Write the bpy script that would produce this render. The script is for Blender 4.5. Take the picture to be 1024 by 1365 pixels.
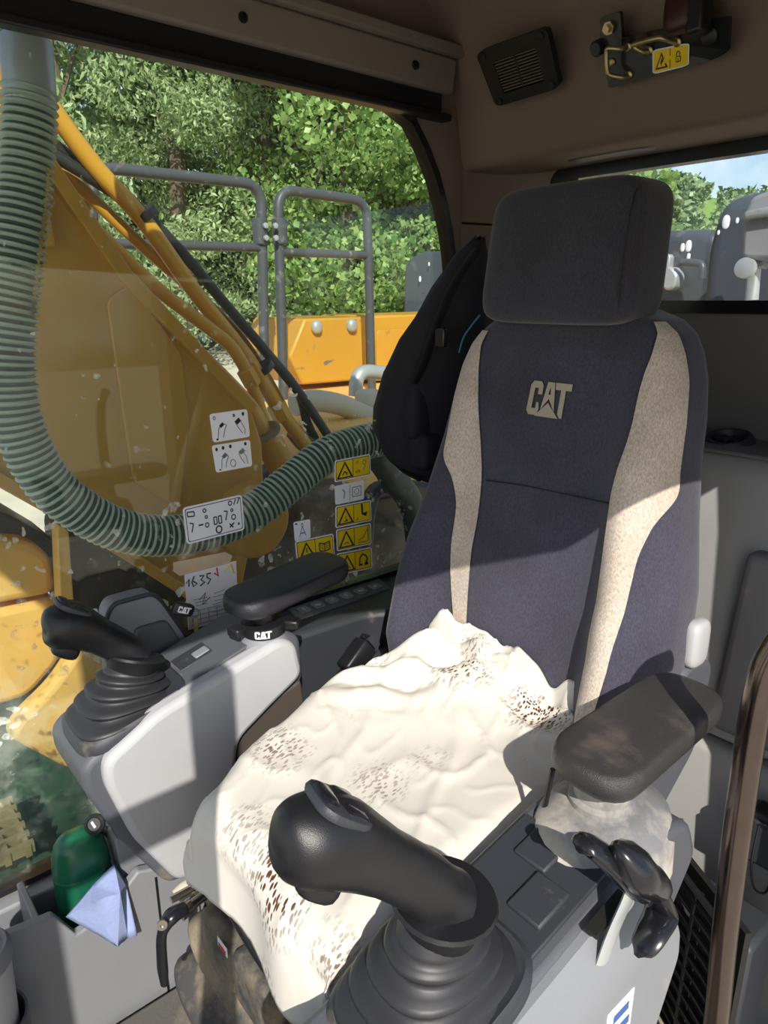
import bpy, bmesh, math, random
import numpy as np
from mathutils import Vector, Matrix, noise as mnoise
from mathutils.geometry import tessellate_polygon

random.seed(7)
R = np.random.default_rng(11)
for o in list(bpy.data.objects): bpy.data.objects.remove(o)
scene = bpy.context.scene
C = scene.collection

# ------------------------------------------------------------------ camera, sky, sun, exposure
F, PITCH, YAW, CAM = 946.0, math.radians(16.6), math.radians(50), np.array([0, 0, 1.2])
cd = bpy.data.cameras.new('camera'); cam = bpy.data.objects.new('camera', cd); C.objects.link(cam)
cam.location = CAM; cam.rotation_euler = (math.pi/2 - PITCH, 0, YAW)
cd.sensor_fit = 'VERTICAL'; cd.sensor_height = 36; cd.lens = F/1365*36; cd.clip_start = .01; cd.clip_end = 600
scene.camera = cam
SUN = Vector((-1.0, .65, -.92)).normalized()
sd = bpy.data.lights.new('sun', 'SUN'); sd.energy = 3.9; sd.angle = .0093; sd.color = (1, .95, .87)
so = bpy.data.objects.new('sun', sd); C.objects.link(so); so.rotation_euler = SUN.to_track_quat('-Z', 'Y').to_euler()
w = bpy.data.worlds.new('world'); scene.world = w; w.use_nodes = True
nt = w.node_tree; bg = nt.nodes['Background']
sky = nt.nodes.new('ShaderNodeTexSky'); sky.sky_type = 'NISHITA'; sky.sun_disc = False
sky.sun_elevation = math.asin(-SUN.z); sky.sun_rotation = math.atan2(-SUN.x, -SUN.y)
sky.air_density = 1.0; sky.dust_density = 1.0
tc = nt.nodes.new('ShaderNodeTexCoord'); nz = nt.nodes.new('ShaderNodeTexNoise'); nz.inputs['Scale'].default_value = 3.5
nz.inputs['Detail'].default_value = 7; nt.links.new(tc.outputs['Generated'], nz.inputs['Vector'])
rp = nt.nodes.new('ShaderNodeValToRGB'); rp.color_ramp.elements[0].position = .54; rp.color_ramp.elements[1].position = .68
nt.links.new(nz.outputs['Fac'], rp.inputs['Fac'])
mx = nt.nodes.new('ShaderNodeMixRGB'); mx.inputs['Color2'].default_value = (9, 9.3, 9.8, 1)
nt.links.new(rp.outputs['Color'], mx.inputs['Fac']); nt.links.new(sky.outputs['Color'], mx.inputs['Color1'])
nt.links.new(mx.outputs['Color'], bg.inputs['Color']); bg.inputs['Strength'].default_value = .11
scene.view_settings.view_transform = 'Standard'; scene.view_settings.look = 'None'
scene.view_settings.gamma = 1; scene.view_settings.use_curve_mapping = False
scene.view_settings.exposure = 0.50

# ------------------------------------------------------------------ pixel helpers (1024 x 1365)
_fw = np.array([-math.sin(YAW)*math.cos(PITCH), math.cos(YAW)*math.cos(PITCH), -math.sin(PITCH)])
_rt = np.array([math.cos(YAW), math.sin(YAW), 0.]); _up = np.cross(_rt, _fw)
def on(u, v, **k):
    d = _fw + _rt*(u-512)/F - _up*(v-682.5)/F
    (a, val), = k.items(); i = 'xyz'.index(a)
    return CAM + d*((val-CAM[i])/d[i])
def proj(p):
    q = np.asarray(p) - CAM; z = q@_fw
    return np.stack([512+F*(q@_rt)/z, 682.5-F*(q@_up)/z], -1), z
def onx(pts, x): return [tuple(on(u, v, x=x)[1:]) for u, v in pts]            # (y, z)
def ony(pts, y): p = [on(u, v, y=y) for u, v in pts]; return [(a[0], a[2]) for a in p]
def onz(pts, z): return [tuple(on(u, v, z=z)[:2]) for u, v in pts]

# ------------------------------------------------------------------ materials
def lin(c): return tuple(((x/255)/12.92 if x/255 <= .04045 else ((x/255+.055)/1.055)**2.4) for x in c)
def new_mat(name):
    m = bpy.data.materials.new(name); m.use_nodes = True
    return m, m.node_tree, m.node_tree.nodes['Principled BSDF']
def nd(t, k, **kw):
    n = t.nodes.new('ShaderNode'+k)
    for a, b in kw.items(): setattr(n, a, b)
    return n
def M(name, rgb, rough=.5, metal=0., var=.08, vscale=9., dust=0., dcol=(190, 172, 145), dscale=6., bump=0., bscale=250., coat=0., sheen=0., spec=.5):
    m, t, b = new_mat(name); L = t.links.new; c = lin(rgb)
    co = nd(t, 'TexCoord')
    n = nd(t, 'TexNoise'); n.inputs['Scale'].default_value = vscale; n.inputs['Detail'].default_value = 6; L(co.outputs['Object'], n.inputs['Vector'])
    mix = nd(t, 'MixRGB'); mix.inputs[1].default_value = (*[x*(1-var) for x in c], 1); mix.inputs[2].default_value = (*[min(1, x*(1+var)) for x in c], 1)
    L(n.outputs['Fac'], mix.inputs[0]); out = mix.outputs[0]
    b.inputs['Roughness'].default_value = rough; b.inputs['Metallic'].default_value = metal
    b.inputs['Coat Weight'].default_value = coat; b.inputs['Sheen Weight'].default_value = sheen
    b.inputs['Specular IOR Level'].default_value = spec
    if dust:
        n2 = nd(t, 'TexNoise'); n2.inputs['Scale'].default_value = dscale; n2.inputs['Detail'].default_value = 9; n2.inputs['Roughness'].default_value = .65
        L(co.outputs['Object'], n2.inputs['Vector'])
        r = nd(t, 'ValToRGB'); r.color_ramp.elements[0].position = .66-.3*dust; r.color_ramp.elements[1].position = .82-.2*dust
        r.color_ramp.elements[1].color = (min(1, .5+dust*.5),)*3+(1,)
        L(n2.outputs['Fac'], r.inputs[0])
        m2 = nd(t, 'MixRGB'); L(r.outputs[0], m2.inputs[0]); L(out, m2.inputs[1]); m2.inputs[2].default_value = (*lin(dcol), 1); out = m2.outputs[0]
        mr = nd(t, 'MixRGB'); L(r.outputs[0], mr.inputs[0]); mr.inputs[1].default_value = (rough,)*3+(1,); mr.inputs[2].default_value = (.9,)*3+(1,)
        L(mr.outputs[0], b.inputs['Roughness'])
    L(out, b.inputs['Base Color'])
    if bump:
        n3 = nd(t, 'TexNoise'); n3.inputs['Scale'].default_value = bscale; n3.inputs['Detail'].default_value = 3; L(co.outputs['Object'], n3.inputs['Vector'])
        bp = nd(t, 'Bump'); bp.inputs['Strength'].default_value = bump; bp.inputs['Distance'].default_value = .002
        L(n3.outputs['Fac'], bp.inputs['Height']); L(bp.outputs[0], b.inputs['Normal'])
    return m
def fabric(name, rgb, var=.35, scale=420):
    m, t, b = new_mat(name); L = t.links.new; c = lin(rgb)
    co = nd(t, 'TexCoord'); mp = nd(t, 'Mapping'); mp.inputs['Scale'].default_value = (1, 1, .45); L(co.outputs['Object'], mp.inputs[0])
    n = nd(t, 'TexNoise'); n.inputs['Scale'].default_value = scale; n.inputs['Detail'].default_value = 2; L(mp.outputs[0], n.inputs['Vector'])
    nb = nd(t, 'TexNoise'); nb.inputs['Scale'].default_value = 9; nb.inputs['Detail'].default_value = 5; L(co.outputs['Object'], nb.inputs['Vector'])
    r = nd(t, 'ValToRGB'); r.color_ramp.elements[0].position = .32; r.color_ramp.elements[1].position = .68
    r.color_ramp.elements[0].color = (*[x*(1-var) for x in c], 1); r.color_ramp.elements[1].color = (*[min(1, x*(1+var)) for x in c], 1)
    L(n.outputs['Fac'], r.inputs[0])
    mu = nd(t, 'MixRGB', blend_type='MULTIPLY'); mu.inputs[0].default_value = .5; L(r.outputs[0], mu.inputs[1])
    r2 = nd(t, 'ValToRGB'); r2.color_ramp.elements[0].position = .3; r2.color_ramp.elements[0].color = (.62, .6, .58, 1); r2.color_ramp.elements[1].position = .6
    L(nb.outputs['Fac'], r2.inputs[0]); L(r2.outputs[0], mu.inputs[2]); L(mu.outputs[0], b.inputs['Base Color'])
    b.inputs['Roughness'].default_value = .95; b.inputs['Sheen Weight'].default_value = .25; b.inputs['Specular IOR Level'].default_value = .15
    bp = nd(t, 'Bump'); bp.inputs['Strength'].default_value = .5; bp.inputs['Distance'].default_value = .001; L(n.outputs['Fac'], bp.inputs['Height']); L(bp.outputs[0], b.inputs['Normal'])
    return m
def glass_mat(name, tint, dirt):
    m, t, b = new_mat(name); L = t.links.new; t.nodes.remove(b); o = t.nodes['Material Output']
    co = nd(t, 'TexCoord')
    tr = nd(t, 'BsdfTransparent'); tr.inputs[0].default_value = (*tint, 1)
    gl = nd(t, 'BsdfGlossy'); gl.inputs['Roughness'].default_value = .02
    lw = nd(t, 'LayerWeight'); lw.inputs[0].default_value = .5
    pw = nd(t, 'Math', operation='POWER'); pw.inputs[1].default_value = 5; L(lw.outputs['Facing'], pw.inputs[0])
    ma = nd(t, 'Math', operation='MULTIPLY_ADD'); ma.inputs[1].default_value = .96; ma.inputs[2].default_value = .035; L(pw.outputs[0], ma.inputs[0])
    m1 = nd(t, 'MixShader'); L(ma.outputs[0], m1.inputs[0]); L(tr.outputs[0], m1.inputs[1]); L(gl.outputs[0], m1.inputs[2])
    di = nd(t, 'BsdfDiffuse'); di.inputs[0].default_value = (.78, .80, .70, 1)
    # splashes: small cells, many near the bottom front
    vo = nd(t, 'TexVoronoi'); vo.inputs['Scale'].default_value = 30; 
    nz = nd(t, 'TexNoise'); nz.inputs['Scale'].default_value = 14; nz.inputs['Detail'].default_value = 5; L(co.outputs['Object'], nz.inputs['Vector'])
    ad = nd(t, 'MixRGB', blend_type='ADD'); ad.inputs[0].default_value = .10; L(co.outputs['Object'], ad.inputs[1]); L(nz.outputs['Color'], ad.inputs[2])
    L(ad.outputs[0], vo.inputs['Vector'])
    sx = nd(t, 'SeparateXYZ'); L(co.outputs['Object'], sx.inputs[0])
    lo = nd(t, 'MapRange'); lo.inputs['From Min'].default_value = 1.25; lo.inputs['From Max'].default_value = .3; lo.inputs['To Min'].default_value = .13; lo.inputs['To Max'].default_value = .32
    L(sx.outputs['Z'], lo.inputs[0])
    lt = nd(t, 'Math', operation='LESS_THAN'); L(vo.outputs['Distance'], lt.inputs[0]); L(lo.outputs[0], lt.inputs[1])
    n2 = nd(t, 'TexNoise'); n2.inputs['Scale'].default_value = 5; n2.inputs['Detail'].default_value = 10; n2.inputs['Roughness'].default_value = .75; L(co.outputs['Object'], n2.inputs['Vector'])
    gate = nd(t, 'ValToRGB'); gate.color_ramp.elements[0].position = .48; gate.color_ramp.elements[1].position = .60; L(n2.outputs['Fac'], gate.inputs[0])
    mu = nd(t, 'Math', operation='MULTIPLY'); L(lt.outputs[0], mu.inputs[0]); L(gate.outputs[0], mu.inputs[1])
    # moss-green smear low down
    lo2 = nd(t, 'MapRange'); lo2.inputs['From Min'].default_value = .62; lo2.inputs['From Max'].default_value = .12; lo2.inputs['To Min'].default_value = 0; lo2.inputs['To Max'].default_value = .55
    L(sx.outputs['Z'], lo2.inputs[0])
    gb_ = nd(t, 'ValToRGB'); gb_.color_ramp.elements[0].position = .44; gb_.color_ramp.elements[1].position = .58; L(n2.outputs['Fac'], gb_.inputs[0])
    sm = nd(t, 'Math', operation='MULTIPLY'); L(lo2.outputs[0], sm.inputs[0]); L(gb_.outputs[0], sm.inputs[1])
    su = nd(t, 'Math', operation='ADD'); L(mu.outputs[0], su.inputs[0]); L(sm.outputs[0], su.inputs[1])
    haze = nd(t, 'Math', operation='ADD'); haze.inputs[1].default_value = .025*dirt; L(su.outputs[0], haze.inputs[0])
    sc = nd(t, 'Math', operation='MULTIPLY'); sc.inputs[1].default_value = dirt*.8; sc.use_clamp = True; L(haze.outputs[0], sc.inputs[0])
    m2 = nd(t, 'MixShader'); L(sc.outputs[0], m2.inputs[0]); L(m1.outputs[0], m2.inputs[1]); L(di.outputs[0], m2.inputs[2])
    L(m2.outputs[0], o.inputs[0]); return m
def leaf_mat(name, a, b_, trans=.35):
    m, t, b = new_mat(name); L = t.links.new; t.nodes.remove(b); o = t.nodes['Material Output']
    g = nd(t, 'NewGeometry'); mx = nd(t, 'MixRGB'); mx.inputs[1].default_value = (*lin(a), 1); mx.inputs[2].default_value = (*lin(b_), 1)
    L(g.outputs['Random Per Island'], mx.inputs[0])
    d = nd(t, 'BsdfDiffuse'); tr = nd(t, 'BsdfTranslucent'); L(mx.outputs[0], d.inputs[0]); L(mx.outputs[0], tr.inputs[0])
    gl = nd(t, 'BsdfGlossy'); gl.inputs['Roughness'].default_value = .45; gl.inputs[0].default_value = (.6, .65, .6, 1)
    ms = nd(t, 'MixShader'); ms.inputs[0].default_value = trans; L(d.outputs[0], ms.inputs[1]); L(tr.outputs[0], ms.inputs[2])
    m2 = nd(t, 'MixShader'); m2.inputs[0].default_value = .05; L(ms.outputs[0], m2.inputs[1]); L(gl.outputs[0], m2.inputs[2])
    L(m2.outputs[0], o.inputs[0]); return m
def cover_mat():
    m, t, b = new_mat('printed_cotton'); L = t.links.new
    uv = nd(t, 'UVMap'); uv.uv_map = 'cloth'
    vo = nd(t, 'TexVoronoi'); vo.inputs['Scale'].default_value = 6.5; vo.inputs['Randomness'].default_value = .75; L(uv.outputs[0], vo.inputs['Vector'])
    nn = nd(t, 'TexNoise'); nn.inputs['Scale'].default_value = 28; nn.inputs['Detail'].default_value = 3; L(uv.outputs[0], nn.inputs['Vector'])
    ad = nd(t, 'Math', operation='MULTIPLY_ADD'); ad.inputs[1].default_value = .22; L(nn.outputs['Fac'], ad.inputs[0]); L(vo.outputs['Distance'], ad.inputs[2])
    cl = nd(t, 'MapRange'); cl.inputs['From Min'].default_value = .60; cl.inputs['From Max'].default_value = .34; L(ad.outputs[0], cl.inputs[0])
    mp = nd(t, 'Mapping'); mp.inputs['Rotation'].default_value = (0, 0, .7); mp.inputs['Scale'].default_value = (1, .42, 1); L(uv.outputs[0], mp.inputs[0])
    sp = nd(t, 'TexVoronoi'); sp.inputs['Scale'].default_value = 210; L(mp.outputs[0], sp.inputs['Vector'])
    st = nd(t, 'MapRange'); st.inputs['From Min'].default_value = .46; st.inputs['From Max'].default_value = .36; L(sp.outputs['Distance'], st.inputs[0])
    mu = nd(t, 'Math', operation='MULTIPLY'); L(cl.outputs[0], mu.inputs[0]); L(st.outputs[0], mu.inputs[1])
    cc = nd(t, 'MixRGB'); cc.inputs[1].default_value = (*lin((44, 30, 24)), 1); cc.inputs[2].default_value = (*lin((124, 74, 44)), 1); L(nn.outputs['Fac'], cc.inputs[0])
    m2 = nd(t, 'MixRGB'); m2.inputs[1].default_value = (*lin((220, 214, 203)), 1); L(mu.outputs[0], m2.inputs[0]); L(cc.outputs[0], m2.inputs[2])
    L(m2.outputs[0], b.inputs['Base Color']); b.inputs['Roughness'].default_value = .95; b.inputs['Specular IOR Level'].default_value = .1
    return m

m_grey = M('light_grey_plastic', (176, 176, 178), .55, dust=.16, dscale=4, bump=.15, bscale=900)
m_grey2 = M('mid_grey_plastic', (128, 130, 134), .55, dust=.12, bump=.2, bscale=900)
m_dkgrey = M('dark_grey_plastic', (84, 86, 92), .5, dust=.28, dscale=7, bump=.2, bscale=900)
m_dusty = M('dusty_grey_plastic', (120, 120, 122), .6, dust=.85, dcol=(205, 196, 180), dscale=9, bump=.2, bscale=600)
m_char = M('charcoal_plastic', (52, 54, 60), .45, dust=.15, bump=.25, bscale=900)
m_black = M('black_plastic', (26, 26, 29), .38, bump=.15, bscale=1200)
m_blackgloss = M('black_glossy_plastic', (30, 30, 34), .22)
m_rubber = M('black_rubber', (42, 42, 45), .48)
m_rubber_dusty = M('dusty_rubber', (70, 69, 68), .7, dust=.72, dcol=(172, 156, 128), dscale=7, bump=.3, bscale=200)
m_vinyl = M('black_vinyl', (40, 40, 46), .36, dust=.1, dcol=(110, 100, 90), dscale=8, bump=.5, bscale=700)
m_wornvinyl = M('worn_vinyl', (56, 54, 54), .34, dust=.35, dcol=(112, 100, 90), dscale=9, bump=.6, bscale=800)
m_head = M('taupe_headliner', (122, 109, 97), .85, var=.06, vscale=5, bump=.2, bscale=500)
m_trim = M('grey_trim', (128, 120, 110), .6, var=.05)
m_rearwall = M('rear_grey_panel', (120, 118, 118), .65, dust=.1, bump=.2, bscale=700)
m_rearlight = M('rear_pale_panel', (158, 157, 155), .65, dust=.22, bump=.15, bscale=700)
m_fab = fabric('navy_seat_fabric', (68, 67, 80), .2)
m_fabc = fabric('charcoal_seat_fabric', (60, 60, 68), .2)
m_stripe = fabric('beige_seat_fabric', (196, 182, 168), var=.22)
m_logo = M('beige_print', (176, 166, 148), .9, bump=.4, bscale=700)
m_cover = cover_mat()
m_steel = M('worn_steel', (172, 166, 158), .28, 1, var=.2, vscale=20)
m_galv = M('galvanised_pipe', (176, 180, 180), .4, .35, var=.15, vscale=15)
m_brass = M('yellow_zinc', (190, 176, 130), .35, .9, var=.2, vscale=30)
m_bar = M('dark_steel_bar', (110, 98, 92), .2, 1, var=.15, vscale=30)
m_yel = M('machine_yellow', (196, 144, 46), .42, var=.12, vscale=4, dust=.2, dcol=(206, 176, 124), dscale=5)
m_yeld = M('dusty_yellow', (236, 184, 100), .6, var=.15, vscale=5, dust=.45, dcol=(214, 190, 150), dscale=6)
m_tubey = M('tube_yellow', (208, 156, 54), .35, var=.1)
m_hoseg = M('green_grey_corrugated', (162, 176, 164), .42, dust=.3, dcol=(150, 160, 140), dscale=14)
m_hosed = M('dark_green_corrugated', (44, 66, 62), .5)
m_hoseb = M('black_hose', (46, 48, 50), .5, dust=.2, dcol=(110, 108, 100), dscale=25)
m_hosew = M('pale_sleeve_hose', (196, 188, 172), .8, dust=.3, bump=.5, bscale=120)
m_railg = M('grey_painted_tube', (72, 75, 78), .45, dust=.22, dcol=(196, 194, 186), dscale=18)
m_pod = M('dark_hood_panel', (70, 74, 82), .4, dust=.25, dcol=(168, 164, 154), dscale=5)
m_podl = M('grey_lamp_housing', (140, 140, 142), .6, dust=.2)
m_white = M('white_sticker', (236, 238, 244), .45, var=.02)
m_syel = M('yellow_sticker', (240, 206, 30), .45, var=.02)
m_ink = M('black_ink', (24, 24, 22), .6, var=0)
m_grayink = M('grey_ink', (120, 124, 132), .6, var=0)
m_blueink = M('blue_ink', (60, 90, 150), .6, var=0)
m_redink = M('red_ink', (196, 60, 50), .6, var=0)
m_green = M('green_plastic', (22, 92, 66), .32, var=.1, dust=.12)
m_paper = M('blue_paper_towel', (150, 164, 206), .95, var=.06, bump=.4, bscale=150)
m_note = M('white_paper', (232, 234, 238), .85, var=.03)
m_tape = M('old_tape', (206, 184, 150), .6, var=.2, vscale=25)
m_grat = M('grimy_grating', (132, 118, 84), .8, var=.3, vscale=20)
m_slat = M('brown_grey_slat', (84, 76, 68), .7)
m_floor = M('rubber_floor_mat', (92, 90, 86), .8, dust=.6, dcol=(164, 150, 126), dscale=8, bump=.4, bscale=150)
m_pack = M('black_nylon', (24, 24, 32), .8, var=.3, vscale=30, bump=.6, bscale=400)
m_strap = M('black_webbing', (12, 12, 16), .7, bump=.5, bscale=500)
m_glass = glass_mat('dusty_glass', (.93, .97, .94), 1.0)
m_glass2 = glass_mat('clear_glass', (.95, .97, .97), .25)
m_leafA = leaf_mat('willow_leaf', (124, 152, 92), (192, 208, 158))
m_leafB = leaf_mat('maple_leaf', (98, 138, 66), (176, 200, 122))
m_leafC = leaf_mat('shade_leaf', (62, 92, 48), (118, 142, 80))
m_leafH = leaf_mat('hazy_wood_leaf', (104, 128, 84), (148, 168, 118), .2)  # paler green, distance haze is put into the leaf colour
m_bark = M('bark', (104, 92, 78), .95, var=.3, vscale=12)
m_ground = M('gravel', (190, 182, 166), .95, var=.25, vscale=3, dust=.3, dcol=(140, 150, 100), dscale=.4)
m_bank = M('grass_bank', (120, 150, 70), .95, var=.35, vscale=2)
m_deck = M('dark_green_deck', (48, 74, 58), .7, var=.5, vscale=9, dust=.45, dcol=(128, 150, 120), dscale=11)
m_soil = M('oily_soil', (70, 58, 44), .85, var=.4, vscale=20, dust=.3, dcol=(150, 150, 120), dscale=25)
m_valve = M('dusty_castings', (92, 82, 68), .7, var=.4, vscale=14, dust=.5)

# ------------------------------------------------------------------ mesh helpers
def link(name, me, mat, parent=None, label=None, cat=None, group=None, kind=None, sharp=38, smooth=True, bevel=0, bseg=2, solid=0):
    mats = mat if isinstance(mat, (list, tuple)) else [mat]
    for m in mats: me.materials.append(m)
    if smooth and len(me.polygons):
        me.polygons.foreach_set('use_smooth', [True]*len(me.polygons)); me.set_sharp_from_angle(angle=math.radians(sharp))
    o = bpy.data.objects.new(name, me); C.objects.link(o)
    if solid:
        s = o.modifiers.new('solid', 'SOLIDIFY'); s.thickness = solid; s.offset = 0
    if bevel:
        b = o.modifiers.new('bevel', 'BEVEL'); b.width = bevel; b.segments = bseg; b.limit_method = 'ANGLE'; b.angle_limit = math.radians(40)
    if parent is not None:
        o.parent = parent
        if parent.type == 'EMPTY': o.matrix_parent_inverse = Matrix.Translation(-parent.location)
    elif kind != 'structure':
        n = len(me.vertices); co = np.empty(n*3, 'f'); me.vertices.foreach_get('co', co); co = co.reshape(-1, 3)
        b0 = np.array([(co[:, 0].min()+co[:, 0].max())/2, (co[:, 1].min()+co[:, 1].max())/2, co[:, 2].min()])
        me.vertices.foreach_set('co', (co-b0).ravel().astype('f')); o.location = b0; me.update()
    if label: o['label'] = label
    if cat: o['category'] = cat
    if group: o['group'] = group
    if kind: o['kind'] = kind
    return o
def thing(name, label, cat, loc, group=None):
    o = bpy.data.objects.new(name, None); C.objects.link(o); o.location = loc; o.empty_display_size = .05
    o['label'] = label; o['category'] = cat
    if group: o['group'] = group
    return o
def mesh(vs, fs, name='mesh'):
    me = bpy.data.meshes.new(name); me.from_pydata([tuple(map(float, v)) for v in vs], [], [tuple(map(int, f)) for f in fs]); me.update()
    bm = bmesh.new(); bm.from_mesh(me); bmesh.ops.recalc_face_normals(bm, faces=bm.faces); bm.to_mesh(me); bm.free()
    return me
class MB:
    def __init__(s): s.v = []; s.f = []; s.m = []
    def add(s, vs, fs, mi=0):
        o = len(s.v); s.v += [tuple(v) for v in vs]; s.f += [tuple(i+o for i in f) for f in fs]; s.m += [mi]*len(fs); return s
    def mesh(s, fix=True):
        me = bpy.data.meshes.new('mesh'); me.from_pydata([tuple(map(float, v)) for v in s.v], [], s.f); me.update()
        if fix:
            bm = bmesh.new(); bm.from_mesh(me); bmesh.ops.recalc_face_normals(bm, faces=bm.faces); bm.to_mesh(me); bm.free()
        me.polygons.foreach_set('material_index', s.m); me.update(); return me
def boxg(c, s, rot=None):
    vs = [Vector(((i-.5)*s[0], (j-.5)*s[1], (k-.5)*s[2])) for i in (0, 1) for j in (0, 1) for k in (0, 1)]
    if rot is not None: vs = [rot@v for v in vs]
    vs = [v+Vector(c) for v in vs]
    return vs, [(0, 1, 3, 2), (4, 6, 7, 5), (0, 4, 5, 1), (2, 3, 7, 6), (0, 2, 6, 4), (1, 5, 7, 3)]
def ax3(p, axis, a):
    return {'x': (a, p[0], p[1]), 'y': (p[0], a, p[1]), 'z': (p[0], p[1], a)}[axis]
def prismg(poly, axis, a, b):
    n = len(poly); vs = [ax3(p, axis, a) for p in poly]+[ax3(p, axis, b) for p in poly]
    return vs, [tuple(range(n)), tuple(range(2*n-1, n-1, -1))]+[(i, (i+1) % n, n+(i+1) % n, n+i) for i in range(n)]
def holeg(outer, holes, axis, a, b):
    loops = [outer]+holes; flat = [p for l in loops for p in l]; n = len(flat)
    tri = tessellate_polygon([[Vector((p[0], p[1], 0)) for p in l] for l in loops])
    vs = [ax3(p, axis, a) for p in flat]+[ax3(p, axis, b) for p in flat]
    fs = [tuple(t) for t in tri]+[tuple(i+n for i in t[::-1]) for t in tri]; k = 0
    for l in loops:
        m = len(l); fs += [(k+i, k+(i+1) % m, n+k+(i+1) % m, n+k+i) for i in range(m)]; k += m
    return vs, fs
def smooth_path(pts, n=8, closed=False):
    P = [np.array(p, float) for p in pts]; out = []
    N = len(P); rng = range(N if closed else N-1)
    for i in rng:
        p1, p2 = P[i], P[(i+1) % N]
        p0 = P[i-1] if (closed or i > 0) else 2*p1-p2
        p3 = P[(i+2) % N] if (closed or i+2 < N) else 2*p2-p1
        for k in range(n):
            t = k/n
            out.append(.5*((2*p1)+(-p0+p2)*t+(2*p0-5*p1+4*p2-p3)*t*t+(-p0+3*p1-3*p2+p3)*t**3))
    if not closed: out.append(P[-1])
    return out
def tubeg(path, r, n=12, closed=False, cap=True, flat=None):
    P = [np.array(p, float) for p in path]; N = len(P); vs = []; fs = []
    rr = list(r) if hasattr(r, '__len__') else [r]*N
    tg = []
    for i in range(N):
        a = P[i-1] if (i > 0 or closed) else P[i]; b = P[(i+1) % N] if (i < N-1 or closed) else P[i]
        t = b-a; tg.append(t/(np.linalg.norm(t)+1e-12))
    ref = np.array([0, 0, 1.]) if abs(tg[0][2]) < .9 else np.array([1., 0, 0])
    u = np.cross(tg[0], ref); u /= np.linalg.norm(u)
    for i in range(N):
        u = u-tg[i]*(u@tg[i]); u /= np.linalg.norm(u); v = np.cross(tg[i], u)
        fa = 1 if flat is None else flat
        for k in range(n):
            an = 2*math.pi*k/n; vs.append(P[i]+rr[i]*(u*math.cos(an)+v*math.sin(an)*fa))
    for i in range(N if closed else N-1):
        j = (i+1) % N
        for k in range(n): fs.append((i*n+k, i*n+(k+1) % n, j*n+(k+1) % n, j*n+k))
    if cap and not closed: fs += [tuple(range(n))[::-1], tuple(range((N-1)*n, N*n))]
    return vs, fs
def latheg(prof, c, axis=(0, 0, 1), n=24, ell=(1, 1)):
    q = Vector((0, 0, 1)).rotation_difference(Vector(axis)); vs = []; fs = []
    for r, h in prof:
        for k in range(n):
            an = 2*math.pi*k/n; vs.append(Vector(c)+q@Vector((r*ell[0]*math.cos(an), r*ell[1]*math.sin(an), h)))
    for i in range(len(prof)-1):
        for k in range(n): fs.append((i*n+k, i*n+(k+1) % n, (i+1)*n+(k+1) % n, (i+1)*n+k))
    fs += [tuple(range(n))[::-1], tuple(range((len(prof)-1)*n, len(prof)*n))]
    return vs, fs
def loftg(loops, cap=True):
    n = len(loops[0]); vs = [p for l in loops for p in l]; fs = []
    for i in range(len(loops)-1):
        for k in range(n): fs.append((i*n+k, i*n+(k+1) % n, (i+1)*n+(k+1) % n, (i+1)*n+k))
    if cap: fs += [tuple(range(n))[::-1], tuple(range((len(loops)-1)*n, len(loops)*n))]
    return vs, fs
def gridg(f, nu, nv):
    vs = [f(i/nu, j/nv) for j in range(nv+1) for i in range(nu+1)]
    return vs, [(j*(nu+1)+i, j*(nu+1)+i+1, (j+1)*(nu+1)+i+1, (j+1)*(nu+1)+i) for j in range(nv) for i in range(nu)]
def rrect(w, h, r, n=4, c=(0, 0)):
    out = []
    for cx, cy, a0 in ((w/2-r, h/2-r, 0), (-w/2+r, h/2-r, 90), (-w/2+r, -h/2+r, 180), (w/2-r, -h/2+r, 270)):
        for k in range(n+1):
            a = math.radians(a0+90*k/n); out.append((c[0]+cx+r*math.cos(a), c[1]+cy+r*math.sin(a)))
    return out
def roundpoly(pts, r, n=4):
    out = []; N = len(pts)
    for i in range(N):
        p = np.array(pts[i], float); a = np.array(pts[i-1], float)-p; b = np.array(pts[(i+1) % N], float)-p
        la, lb = np.linalg.norm(a), np.linalg.norm(b); k = min(r, la*.45, lb*.45)
        A = p+a/la*k; B = p+b/lb*k
        for j in range(n+1):
            t = j/n; out.append(tuple((1-t)**2*A+2*t*(1-t)*p+t*t*B))
    return out
def G(name, g, mat, parent=None, **k): return link(name, mesh(*g), mat, parent, **k)
def sgn(x): return -1 if x < 0 else 1
def superell(c, s, e1=.35, e2=.35, nu=32, nv=18, deform=None):
    vs = []
    for j in range(nv+1):
        ph = -math.pi/2+math.pi*j/nv
        for i in range(nu):
            th = 2*math.pi*i/nu; p_ = lambda x, e: sgn(x)*abs(x)**e
            x = s[0]*p_(math.cos(ph), e1)*p_(math.cos(th), e2); y = s[1]*p_(math.cos(ph), e1)*p_(math.sin(th), e2); z = s[2]*p_(math.sin(ph), e1)
            v = np.array([x, y, z]);
            if deform: v = deform(v)
            vs.append(v+np.array(c))
    fs = [(j*nu+i, j*nu+(i+1) % nu, (j+1)*nu+(i+1) % nu, (j+1)*nu+i) for j in range(nv) for i in range(nu)]
    return vs, fs
CATG = [[[(.12, 0), (0, .12), (0, .88), (.12, 1), (.5, 1), (.62, .88), (.62, .62), (.41, .62), (.41, .8), (.22, .8), (.22, .2), (.41, .2), (.41, .38), (.52, .38), (.58, .2), (.5, 0)]],
        [[(.66, .18), (.82, 1), (1.15, 1), (1.31, .18), (.985, .52)], [(.985, .86), (.92, .64), (1.05, .64)]],
        [[(1.2, 1), (1.98, 1), (1.98, .8), (1.72, .8), (1.72, 0), (1.62, 0), (1.50, .1), (1.50, .8), (1.24, .8)]],
        [[(.42, -.02), (.985, .40), (1.55, -.02)]]]
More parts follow.
